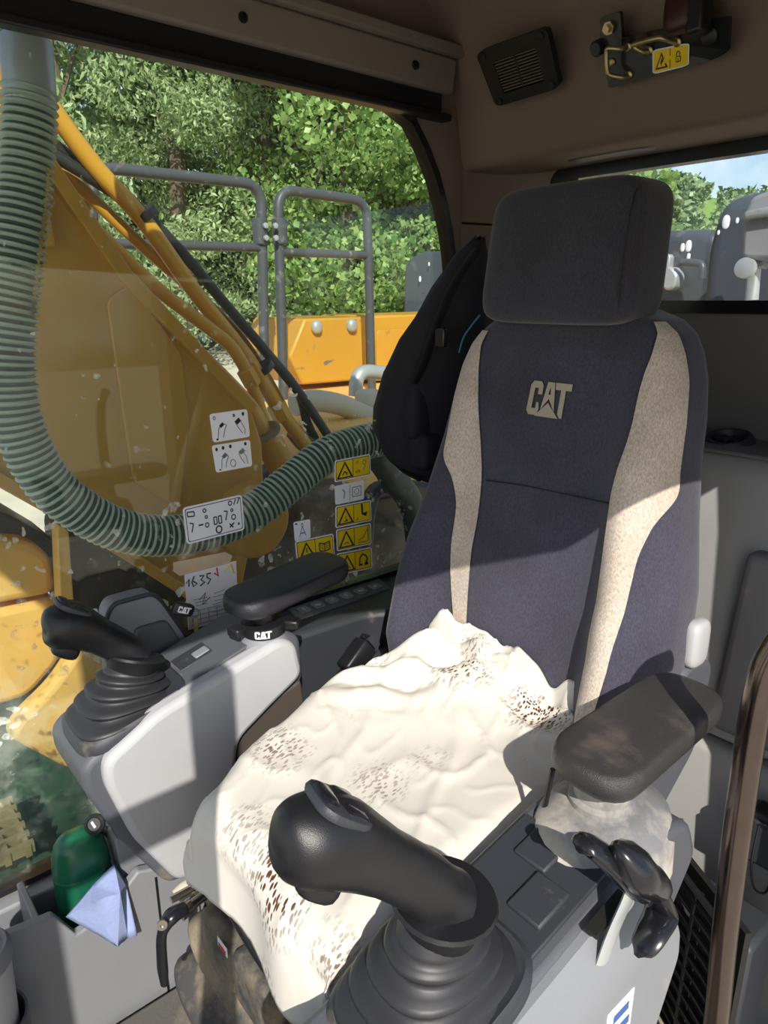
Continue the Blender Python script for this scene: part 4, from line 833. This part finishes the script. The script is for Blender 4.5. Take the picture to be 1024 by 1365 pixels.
G('padlock_shackle', tubeg([bp(.62+.014*math.cos(a), .34+.09*math.sin(a), .0116) for a in np.linspace(0, math.pi, 9)], .0008, 5), m_ink, st)
hm = thing('emergency_hammer', 'dark red and black emergency hammer end above the lock bracket', 'hammer', tuple(on(915, 20, y=1.20)))
G('head', superell(bp(.66, 1.28, .02), (.026, .018, .032), .6, .6, 20, 12), M('dark_red_plastic', (58, 26, 24), .4), hm)
G('holder', boxg(bp(.80, 1.25, .02), (.03, .03, .07)), m_black, hm, bevel=.006)
# ledge slot
G('trim_3', superell((-.93, 1.385, 1.4865), (.10, .02, .003), .3, .5, 24, 6), m_dkgrey, kind='structure')
# ------------------------------------------------------------------ backpack
bpk = thing('backpack', 'black nylon backpack hanging behind the seat shoulder', 'backpack', (-1.08, 1.18, .75))
sec = [((640, 318), 6), ((628, 345), 22), ((612, 385), 36), ((600, 420), 46), ((588, 455), 56), ((572, 500), 64), ((560, 540), 66), ((556, 575), 64), ((562, 605), 52), ((572, 628), 34), ((582, 640), 12)]
loops = []
for (u, v), hwp in sec:
    c0 = on(u, v, y=1.17); hw = hwp/946*1.62; n = 26
    loops.append([c0+np.array([1, -.15, 0])*0+np.array(_rt)*hw*sgn(math.cos(a))*abs(math.cos(a))**.7+np.array([-_rt[1], _rt[0], 0])*hw*.75*sgn(math.sin(a))*abs(math.sin(a))**.7+np.array([0, 0, .006*math.sin(3*a+v*.05)]) for a in np.linspace(0, 2*math.pi, n, endpoint=False)])
L2 = []
for i in range(len(loops)-1):
    for k in range(3):
        t = k/3; L2.append([np.array(loops[i][j])*(1-t)+np.array(loops[i+1][j])*t for j in range(26)])
L2.append(loops[-1])
G('body', loftg(L2), m_pack, bpk, sharp=80)
def strap(pts, w_, y, name='strap', fl=.18):
    G(name, tubeg(smooth_path([on(u, v, y=y) for u, v in pts], 6), w_, 10, flat=fl), m_strap, bpk)
strap([(640, 330), (610, 372), (585, 425), (566, 480), (553, 510)], .014, 1.09, fl=.35)
strap([(553, 488), (520, 535), (508, 560), (512, 595), (535, 625), (560, 640)], .008, 1.10, fl=.4)
strap([(509, 545), (505, 575), (518, 610), (548, 634)], .006, 1.11, 'webbing')
G('pocket', superell(on(548, 545, y=1.12), (.052, .035, .07), .5, .5, 24, 14), m_pack, bpk, sharp=80)
G('pocket', superell(on(562, 600, y=1.13), (.045, .03, .045), .5, .5, 24, 14), m_pack, bpk, sharp=80)
G('buckle', boxg(on(588, 450, y=1.085), (.028, .012, .04)), m_blackgloss, bpk, bevel=.003)
G('piping', tubeg(smooth_path([on(640, 420, y=1.10), on(628, 435, y=1.10), on(618, 450, y=1.10), on(612, 470, y=1.10)], 5), .002, 6), M('teal_piping', (50, 120, 140), .6), bpk)
G('zip', tubeg(smooth_path([on(590, 420, y=1.10), on(572, 460, y=1.10), on(558, 500, y=1.10)], 5), .002, 6), m_ink, bpk)

# ================================================================== OUTSIDE
GZ = -1.7
def groundf(u, v):
    x = 30-90*u; y = -40+130*v; r = math.hypot(x, y)
    ang = math.atan2(y, -x)
    z = GZ+1.9*max(0, min(1, (r-8)/5.5))*(1 if x < -2 else 0) if r < 30 else GZ+1.9*(1 if x < -2 else 0)
    return (x, y, z)
G('ground', gridg(groundf, 120, 140), m_ground, kind='structure', sharp=180)
# boom
bm_ = thing('excavator_boom', 'yellow excavator boom rising beyond the side window', 'boom', (-2.0, .8, GZ+1.4))
bx = -1.78
topE = [(-90, -60), (62, 218), (162, 362), (250, 455), (335, 545), (350, 590), (352, 640)]
botE = [(322, 790), (262, 800), (90, 690), (-90, 590)]
bpoly = onx(topE+botE, bx)
G('side_plate', prismg(bpoly, 'x', bx-.50, bx), m_yel, bm_, bevel=.008)
def strip(pts, w_, x0, x1, mat, name):
    p = np.array(onx(pts, bx)); out = []
    d = np.gradient(p, axis=0); d /= np.linalg.norm(d, axis=1)[:, None]; n = np.stack([-d[:, 1], d[:, 0]], 1)
    return G(name, prismg([tuple(a) for a in p+n*w_/2]+[tuple(a) for a in (p-n*w_/2)[::-1]], 'x', x0, x1), mat, bm_, bevel=.004)
strip([(-90, -60), (62, 222), (162, 366), (250, 458), (332, 545)], .035, bx-.52, bx+.03, m_yel, 'top_flange')
strip([(-90, 588), (90, 690), (180, 745), (265, 800)], .03, bx-.52, bx+.04, m_yel, 'bottom_flange')
G('stiffener_plate', prismg(roundpoly(onx([(140, 400), (172, 378), (240, 470), (250, 560), (238, 680), (175, 640)], bx), .02), 'x', bx, bx+.012), m_yel, bm_, bevel=.004)
G('foot_boss', latheg([(.11, -.3), (.11, .05), (.10, .06), (.06, .06), (.06, .08), (.01, .08)], (bx, on(330, 690, x=bx)[1], on(330, 690, x=bx)[2]), (1, 0, 0), 28), m_yel, bm_)
def bplate(pts, x, t, mat, name, lab=None): return G(name, prismg(roundpoly(onx(pts, x), .012), 'x', x-t, x), mat, bm_, bevel=.006, label=lab)
bplate([(-20, 30), (8, 62), (30, 140), (18, 170), (-20, 120)], -2.05, .10, m_yel, 'bracket_plate')
bplate([(-20, 150), (10, 168), (60, 240), (75, 330), (50, 330), (-20, 240)], -1.74, .03, m_yel, 'side_gusset')
# hydraulic tubes (one thing each)
def pipe(name, pts, x, r, mat, label, cat='pipe', group=None, n=14):
    return G(name, tubeg(smooth_path([on(u, v, x=x if not isinstance(x, (list, tuple)) else x[i]) for i, (u, v) in enumerate(pts)], 8), r, n), mat, label=label, cat=cat, group=group, sharp=80)
pipe('hydraulic_tube', [(30, 80), (72, 148), (130, 226), (190, 292), (262, 392), (330, 478), (372, 545), (420, 610)], -1.98, .0235, m_tubey, 'thick yellow steel tube with black clamp along the boom top', 'hydraulic tube')
pipe('hydraulic_tube', [(60, 200), (110, 252), (190, 328), (262, 392), (320, 450), (365, 520), (400, 590)], -2.06, .017, m_tubey, 'thin yellow steel tube running under the clamped boom tube', 'hydraulic tube')
pipe('hydraulic_tube', [(120, 300), (146, 325), (210, 385), (282, 440), (308, 462), (326, 490), (338, 520), (352, 560), (366, 604)], -1.90, .019, m_tubey, 'yellow steel tube bending down to the boom foot fitting', 'hydraulic tube')
pipe('hydraulic_tube', [(150, 370), (172, 388), (250, 462), (300, 510), (335, 548), (352, 580)], -1.84, .028, m_tubey, 'fattest yellow tube ending in a flange ring by boom foot', 'hydraulic tube')
fl = thing('tube_flange', 'pale metal flange ring on the fattest boom tube', 'flange', tuple(on(356, 590, x=-1.84)))
p0 = on(350, 574, x=-1.84); dv = on(370, 610, x=-1.84)-p0
G('ring', latheg([(.034, 0), (.052, 0), (.054, .008), (.052, .016), (.034, .016)], p0, dv, 24), m_valve, fl)
G('barrel', latheg([(.044, 0), (.044, .16), (.036, .17), (.01, .17)], p0, dv, 20), m_yel, fl)
for k, (u, v, x, rr_) in enumerate(((332, 503, -1.90, .026), (372, 548, -1.98, .031))):
    G('tube_fitting', latheg([(rr_*.8, -.03), (rr_, -.026), (rr_, .026), (rr_*.8, .03)], on(u, v, x=x), on(u+22, v+40, x=x)-on(u, v, x=x), 6), m_tubey, label=('hexagonal fitting on the bending yellow tube' if k == 0 else 'hexagonal fitting on the thick clamped yellow tube'), cat='fitting')
for k, (u, v, x) in enumerate(((194, 286, -1.98), (352, 490, -1.98))):
    G('tube_clamp', latheg([(.028, -.012), (.033, -.010), (.033, .010), (.028, .012)], on(u, v, x=x), on(u+30, v+40, x=x)-on(u, v, x=x), 18), m_black, label=('black band clamp high on the thick yellow boom tube' if k == 0 else 'black band clamp low on the thick yellow boom tube'), cat='clamp')
for k, dx in enumerate((0, 1)):
    pipe('hydraulic_hose', [(50+dx*8, 196-dx*14), (100, 224-dx*10), (160, 262-dx*8), (195, 288), (250, 345), (300, 405), (352, 466), (396, 520), (425-dx*16, 562), (440-dx*20, 585)], -2.0-.03*dx, .016, m_hoseb, ('black hydraulic hose with printed lettering, front of the two on the boom' if dx == 0 else 'black hydraulic hose, rear of the two on the boom'), 'hose')
pipe('fitting_block', [(392, 575), (405, 590), (425, 600), (450, 595)], -2.0, .03, m_valve, 'dusty hose fitting block at the boom foot', 'fitting')
pipe('support_strut', [(98, 182), (108, 226), (118, 300), (124, 330)], -2.1, .014, m_tubey, 'thin yellow strut under the boom tubes', 'strut')
# corrugated hose
path = smooth_path([on(u, v, x=-1.43) for u, v in [(40, 122), (38, 170), (32, 260), (24, 340), (14, 430), (14, 500), (28, 575), (62, 640), (110, 682), (165, 708), (225, 714), (285, 704), (340, 680), (385, 645), (430, 610), (475, 592), (530, 582), (575, 580)]], 60)
ln_ = np.concatenate([[0], np.cumsum([np.linalg.norm(path[i+1]-path[i]) for i in range(len(path)-1)])])
nr = int(ln_[-1]/.0018); ss = np.linspace(0, ln_[-1], nr); pa = np.array(path)
pth = np.stack([np.interp(ss, ln_, pa[:, k]) for k in range(3)], 1)
chs = thing('corrugated_hose', 'large grey-green corrugated hose on a steel pipe outside the window', 'hose', tuple(on(220, 740, x=-1.43)))
hg = tubeg(pth, [.0425+.0042*math.cos(2*math.pi*s/.0135) for s in ss], 22); hm_ = mesh(*hg)
hm_.polygons.foreach_set('material_index', [1 if (k // 22 < len(ss) and math.cos(2*math.pi*ss[min(k // 22, len(ss)-1)]/.0135) < -.2) else 0 for k in range(len(hm_.polygons))])
link('hose', hm_, [m_hoseg, m_hosed], chs, sharp=180)
G('steel_cuff', latheg([(.040, -.02), (.042, 0), (.042, .078), (.039, .084), (.034, .086)], on(40, 126, x=-1.43), (0, .06, 1), 28), m_galv, chs)
G('steel_pipe', latheg([(.032, .07), (.032, .5), (.02, .5)], on(40, 126, x=-1.43), (0, .06, 1), 24), m_galv, chs)
cb = []
chp = onx([(66, 225), (60, 290), (54, 330), (46, 400), (44, 420)], -1.37)
for i in range(26):
    t = i/25*4; k = min(3, int(t)); f = t-k; y = chp[k][0]*(1-f)+chp[k+1][0]*f; z = chp[k][1]*(1-f)+chp[k+1][1]*f; cb.append((-1.37, y, z))
G('bead_chain', tubeg([np.array(cb[0])+(np.array(cb[-1])-np.array(cb[0]))*0+np.array([0, np.interp(i/150*25, range(26), [c[1] for c in cb])-cb[0][1], np.interp(i/150*25, range(26), [c[2] for c in cb])-cb[0][2]]) for i in range(151)], [.0035+.0022*math.cos(i*2*math.pi/4) for i in range(151)], 8), m_brass, label='fine brass bead chain hanging beside the corrugated hose', cat='chain')
# handrails
def rail(name, label, pts, bars, x=-2.9):
    t = thing(name, label, 'handrail', tuple(on(*pts[-1], x=x)))
    q = [np.array(on(u, v, x=x)) for u, v in pts]
    # round the corners
    pth = []
    for i in range(len(q)):
        if 0 < i < len(q)-1:
            a = (q[i-1]-q[i]); b = (q[i+1]-q[i]); a /= np.linalg.norm(a); b /= np.linalg.norm(b); r = .09
            A, B = q[i]+a*r, q[i]+b*r
            pth += [(1-s)**2*A+2*s*(1-s)*q[i]+s*s*B for s in np.linspace(0, 1, 7)]
        else: pth.append(q[i])
    G('frame_tube', tubeg(pth, .0225, 14), m_railg, t, sharp=80)
    for a, b in bars: G('cross_bar', tubeg([on(*a, x=x), on(*b, x=x)], .019, 12), m_railg, t)
    return t
r1 = rail('handrail', 'grey tube handrail with mid bar beside the boom tubes', [(120, 420), (124, 222), (348, 246), (354, 560)], [((124, 324), (350, 330))])
r2 = rail('handrail', 'narrow grey tube handrail hoop in front of the yellow toolbox', [(379, 560), (370, 252), (489, 268), (496, 520)], [((372, 336), (491, 340))])
for (u, v), par in (((347, 309), r1), ((373, 309), r2)):
    c0 = on(u, v, x=-2.9); G('joint_sleeve', latheg([(.030, -.055), (.034, -.05), (.034, .05), (.030, .055)], c0, n=18), m_railg, par)
    for dz in (-.025, .025): G('bolt', latheg([(.012, 0), (.012, .012), (.003, .014)], on((u+360)/2, v, x=-2.86)+np.array([0, 0, dz]), (1, 0, 0), 8), m_galv, par)
# yellow toolbox + deck
tb = thing('yellow_toolbox', 'yellow steel box with two bolts on the machine deck', 'box', tuple(on(450, 510, x=-3.1)))
tq = onx([(386, 475), (406, 425), (488, 422), (490, 506), (404, 513)], -3.10)
G('front_box', prismg(tq, 'x', -3.6, -3.10), m_yel, tb, bevel=.012)
G('rear_box', prismg(onx([(494, 421), (640, 416), (640, 505), (494, 508)], -3.12), 'x', -3.6, -3.12), m_yel, tb, bevel=.012)
G('recessed_panel', prismg(roundpoly(onx([(502, 440), (560, 438), (562, 500), (502, 500)], -3.115), .02), 'x', -3.118, -3.11), m_yel, tb, bevel=.003)
for u, v in ((422, 436), (469, 434)): G('bolt', superell(on(u, v, x=-3.09), (.025, .03, .034), .8, .8, 14, 8), m_galv, tb)
dk = G('machine_deck', boxg((-2.75, 2.6, .60), (1.3, 2.4, .30)), m_yeld, label='dusty yellow machine deck below the toolbox', cat='deck', bevel=.01)
pl_ = pipe('exhaust_pipe', [(474, 528), (476, 506), (486, 496), (510, 497), (580, 502)], -2.5, .032, m_galv, 'grey elbow pipe on the machine deck', 'pipe')
pipe('sleeved_hose', [(392, 540), (420, 534), (455, 540), (490, 555), (530, 565)], -2.25, .042, m_hosew, 'pale sleeved thick hose beyond the corrugated hose', 'hose')
for k, (u, v, s) in enumerate(((492, 533, .05), (505, 546, .045), (516, 538, .04), (498, 556, .035))):
    G('valve_fitting', superell(on(u, v, x=-2.35), (s, s*1.1, s*.9), .5, .6, 14, 10), m_galv if k % 2 else m_hosew, label=('pale valve fitting next to the grey elbow pipe', 'grey valve fitting under the elbow pipe', 'pale valve fitting close to the backpack', 'small grey valve fitting above the sleeved hose')[k], cat='valve', group='valve fittings')
pipe('coolant_pipe', [(560, 900), (555, 700), (520, 632), (505, 605), (530, 590), (575, 592)], -1.75, .045, m_hoseb, 'black bent pipe below the corrugated hose', 'pipe')
pipe('coolant_pipe', [(484, 860), (490, 680), (520, 650), (560, 652), (600, 655)], -1.85, .03, m_hoseb, 'dark thin pipe running behind the yellow decal column', 'pipe')
for k, (u, v, s) in enumerate(((470, 740, .16), (540, 700, .14), (420, 680, .12), (520, 760, .15), (350, 760, .16))):
    G('pump_casting', superell(on(u, v, x=-2.05), (s, s*1.3, s*.8), .35, .4, 18, 12), m_valve, label=('dusty pump casting behind the lowest yellow decal', 'dusty pump casting behind the black bent pipe', 'dusty pump casting behind the mast decal', 'dusty pump casting below the lowest yellow decal', 'dusty casting behind the key fob')[k], cat='casting', group='pump castings')
# lower left yellow castings and step
def cast(name, label, pts, x, t, mat=m_yeld, bev=.02):
    return G(name, prismg(roundpoly(onx(pts, x), .03), 'x', x-t, x), mat, label=label, cat='casting', bevel=bev, bseg=3)
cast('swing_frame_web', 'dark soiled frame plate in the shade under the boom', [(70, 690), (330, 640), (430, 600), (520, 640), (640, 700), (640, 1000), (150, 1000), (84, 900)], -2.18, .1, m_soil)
cast('steel_guard_plate', 'grey steel plate above the rounded yellow cover', [(-60, 660), (20, 690), (84, 728), (76, 745), (-60, 735)], -1.86, .25, m_railg)
cast('swing_frame_cover', 'rounded yellow cover block outside the front corner of window', [(-60, 722), (40, 722), (70, 742), (76, 792), (-60, 818)], -1.78, .4, bev=.03)
cast('swing_frame_block', 'yellow casting block under the rounded cover', [(-60, 826), (78, 796), (84, 880), (40, 930), (-60, 960)], -1.80, .4)
cast('swing_frame_rib', 'narrow upright yellow rib plate beside the cover block', [(76, 700), (92, 706), (104, 880), (84, 884)], -1.72, .05)
cast('swing_frame_plate', 'sloping dusty yellow plate behind the joystick boot', [(140, 850), (160, 980), (96, 1030), (10, 985), (24, 960), (70, 915), (100, 870)], -1.62, .06)
G('track_deck', boxg((-2.4, .3, -.22), (2.0, 2.6, .1)), m_deck, label='dark green deck below the side window', cat='deck', bevel=.01)
gt = thing('step_grating', 'dusty yellow step grating low outside the window', 'grating', (-1.75, .12, -.1))
for i in range(6): G('bar', boxg((-1.72, .02+.045*i, -.06), (.22, .014, .03)), m_grat, gt)
for i in range(6): G('bar', boxg((-1.82+.04*i, .13, -.055), (.012, .26, .03)), m_grat, gt)
# engine hoods and rear fittings
def hood(label, pts, y, d, mat=m_pod, bev=.06):
    return G('engine_hood', prismg(roundpoly(ony(pts, y), .08, 6), 'y', y, y+d), mat, label=label, cat='hood', bevel=bev, bseg=5, sharp=60)
hood('low dark engine hood behind the rear window, spotted with bird droppings', [(760, 460), (762, 312), (900, 306), (958, 304), (958, 460)], 3.3, 1.0, bev=.05)
hood('tall dark rounded engine hood right of the low one', [(930, 460), (940, 330), (960, 268), (1010, 252), (1090, 258), (1090, 460)], 2.7, .7, bev=.05)
hood('dark rounded hood beside the yellow toolbox', [(533, 560), (538, 352), (556, 336), (640, 330), (640, 700), (533, 700)], 4.6, .8, bev=.05)
def spots(label, pts, y):
    pass
lh = thing('work_lamp', 'grey work lamp housing on a bracket outside the rear window', 'lamp', tuple(on(1010, 345, y=2.3)))
G('housing', prismg(roundpoly(ony([(990, 285), (1000, 262), (1040, 248), (1060, 340), (1040, 348), (986, 346)], 2.3), .02), 'y', 2.3, 2.5), m_podl, lh, bevel=.02, bseg=3)
G('visor', prismg(ony([(992, 282), (1060, 268), (1060, 282), (1000, 292), (992, 296)], 2.28), 'y', 2.27, 2.5), m_podl, lh, bevel=.01)
G('arm', tubeg([on(1002, 400, y=2.35), on(1006, 356, y=2.35), on(1020, 350, y=2.35)], .02, 12), m_galv, lh)
G('pivot', latheg([(.03, 0), (.03, .02), (.01, .025)], on(996, 358, y=2.3), (0, -1, .1), 18), m_galv, lh)
hx = thing('hood_latch', 'bright metal latch on the low engine hood', 'latch', tuple(on(893, 390, y=3.2)))
G('plate', prismg(roundpoly(ony([(884, 362), (896, 354), (906, 366), (902, 384), (890, 388), (884, 380)], 3.22), .02), 'y', 3.2, 3.28), m_galv, hx, bevel=.01)
G('tongue', prismg(ony([(883, 352), (892, 338), (895, 342), (893, 360), (886, 366)], 3.22), 'y', 3.21, 3.25), m_galv, hx, bevel=.005)
G('handle', tubeg(smooth_path([on(908, 350, y=3.2), on(925, 350, y=3.2), on(936, 354, y=3.2), on(936, 372, y=3.2)], 5), .016, 12), m_pod, hx)
for k, (u, v, y, s) in enumerate(((918, 328, 3.28, .03), (910, 330, 3.28, .022), (918, 342, 3.28, .018), (968, 296, 2.68, .028), (983, 294, 2.68, .012), (958, 310, 2.68, .01), (560, 372, 4.55, .03), (572, 352, 4.55, .02))):
    vs, fs = superell((0, 0, 0), (s*.5, .003, s*.85), .8, .9, 10, 8)
    G('bird_dropping', ([np.array(v_)+on(u, v, y=y+.02) for v_ in vs], fs), m_white, label=('white bird dropping on the low engine hood' if y == 3.28 else 'white bird dropping on the tall engine hood' if y == 2.68 else 'white bird dropping on the hood beside the toolbox'), cat='stain', group='bird droppings')
# ------------------------------------------------------------------ trees
def leaves(centres, radii, n, size, flat=.6, droop=0.):
    per = np.maximum(20, (n*radii**2/np.sum(radii**2)).astype(int)); pos = []
    for c, r, k in zip(centres, radii, per):
        d = R.normal(size=(k, 3)); d /= np.linalg.norm(d, axis=1)[:, None]; rr = r*R.uniform(.62, 1.05, (k, 1))
        pos.append(c+d*rr*np.array([1, 1, flat]))
    pos = np.concatenate(pos); m = len(pos); s = size*R.uniform(.6, 1.3, (m, 1))
    a = R.normal(size=(m, 3)); a[:, 2] -= droop; a /= np.linalg.norm(a, axis=1)[:, None]
    b = np.cross(a, R.normal(size=(m, 3))); b /= np.linalg.norm(b, axis=1)[:, None]; nn = np.cross(a, b)
    wd = .42 if droop == 0 else .2
    v = np.stack([pos-a*s*.5, pos+b*s*wd+nn*s*.12, pos+a*s*.5, pos-b*s*wd+nn*s*.12], 1).reshape(-1, 3)
    f = np.arange(m*4).reshape(m, 4); fs = np.concatenate([f[:, [0, 1, 2]], f[:, [0, 2, 3]]])
    me = bpy.data.meshes.new('leaves'); me.vertices.add(len(v)); me.vertices.foreach_set('co', v.ravel().astype('f'))
    me.loops.add(len(fs)*3); me.loops.foreach_set('vertex_index', fs.ravel().astype('i')); me.polygons.add(len(fs)); me.polygons.foreach_set('loop_start', np.arange(0, len(fs)*3, 3).astype('i'))
    me.update(calc_edges=True); return me
def tree(label, x, y, z0, h, rad, n, size, mat, nb=26, droop=0., name='tree'):
    t = thing(name, label, 'tree', (x, y, z0), 'trees along the yard edge')
    pts = [np.array([x, y, z0]), np.array([x+.1*rad, y-.05*rad, z0+h*.3]), np.array([x-.05*rad, y+.1*rad, z0+h*.6]), np.array([x, y, z0+h*.9])]
    G('trunk', tubeg(smooth_path(pts, 4), np.linspace(.18, .04, 13)*h/7, 8), m_bark, t)
    cs = []; rs = []
    for i in range(nb):
        f = R.uniform(.0, 1); zc = z0+h*(.08+.9*f); wr_ = rad*(1-.55*abs(f-.4)**1.3); an = R.uniform(0, 2*math.pi); q = R.uniform(.25, 1)
        cs.append([x+wr_*q*math.cos(an), y+wr_*q*math.sin(an), zc]); rs.append(rad*R.uniform(.26, .46))
    for i in range(5):
        c = cs[i]; G('branch', tubeg([pts[1]+(pts[2]-pts[1])*R.uniform(0, 1), np.array(c)], [.05, .015], 6), m_bark, t)
    o = link('foliage', leaves(np.array(cs), np.array(rs), n, size, droop=droop), mat, t, smooth=False); o['kind'] = 'stuff'
    return t
def at(az, r): a = math.radians(az); return -r*math.sin(a), r*math.cos(a)
for (az, r, h, rad, n, size, mat, nb, dr, lab) in (
    (73, 13.5, 7.6, 2.3, 26000, .115, m_leafA, 30, .9, 'pale willow-leaved tree behind the corrugated hose'),
    (65, 14.5, 8.6, 2.4, 28000, .115, m_leafA, 32, .9, 'tall pale willow-leaved tree beyond the boom tubes'),
    (59, 14.0, 8.2, 2.1, 26000, .115, m_leafA, 28, .3, 'mixed green tree behind the long handrail'),
    (53, 13.0, 8.2, 2.3, 36000, .11, m_leafB, 40, 0, 'broad-leaved maple behind the narrow handrail hoop'),
    (46, 13.2, 7.4, 2.4, 36000, .11, m_leafB, 40, 0, 'broad-leaved maple behind the window rear edge'),
    (39, 15.0, 7.0, 2.2, 5000, .18, m_leafB, 20, 0, 'leafy maple behind the seat headrest'),
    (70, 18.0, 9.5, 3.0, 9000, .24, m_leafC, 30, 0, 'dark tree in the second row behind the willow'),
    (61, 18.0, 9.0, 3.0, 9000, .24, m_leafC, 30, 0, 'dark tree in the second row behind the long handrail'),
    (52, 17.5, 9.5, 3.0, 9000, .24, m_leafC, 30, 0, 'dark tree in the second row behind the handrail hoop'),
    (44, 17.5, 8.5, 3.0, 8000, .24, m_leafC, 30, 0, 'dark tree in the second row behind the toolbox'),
    (78, 14.0, 6.0, 2.4, 8000, .15, m_leafA, 24, .9, 'pale tree behind the steel pipe'),
    (20.3, 13.0, 3.7, 1.15, 9000, .12, m_leafA, 22, .5, 'pale leafy tree right of the hill'),
    (28.0, 20.0, 2.3, 1.9, 8000, .16, m_leafB, 22, 0, 'bushy green tree in front of the hill'),
    (24.6, 17.0, 2.3, 1.2, 6000, .13, m_leafA, 20, .4, 'small pale tree between hill and engine hood')):
    x, y = at(az, r); tree(lab, x, y, .2 if r > 10 else GZ, h-.0, rad, n, size, mat, nb, dr)
# wooded hill
def hillf(u, v):
    az = math.radians(12+60*u); r = 70+70*v; f = math.sin(v*math.pi*.5)
    h = np.interp(math.degrees(az), [12, 20, 25, 30, 36, 45, 60, 72], [9, 10.5, 12.2, 15, 17.5, 19, 18, 14])
    x, y = -r*math.sin(az), r*math.cos(az)
    return (x, y, .1+h*1.35*v+1.0*mnoise.noise(Vector((x*.06, y*.06, 0))))
hl_ = G('hill', gridg(hillf, 60, 30), m_bank, kind='structure', sharp=180)
pp = np.array([hillf(R.uniform(.05, .8), R.uniform(0, 1)**.8) for i in range(420)])
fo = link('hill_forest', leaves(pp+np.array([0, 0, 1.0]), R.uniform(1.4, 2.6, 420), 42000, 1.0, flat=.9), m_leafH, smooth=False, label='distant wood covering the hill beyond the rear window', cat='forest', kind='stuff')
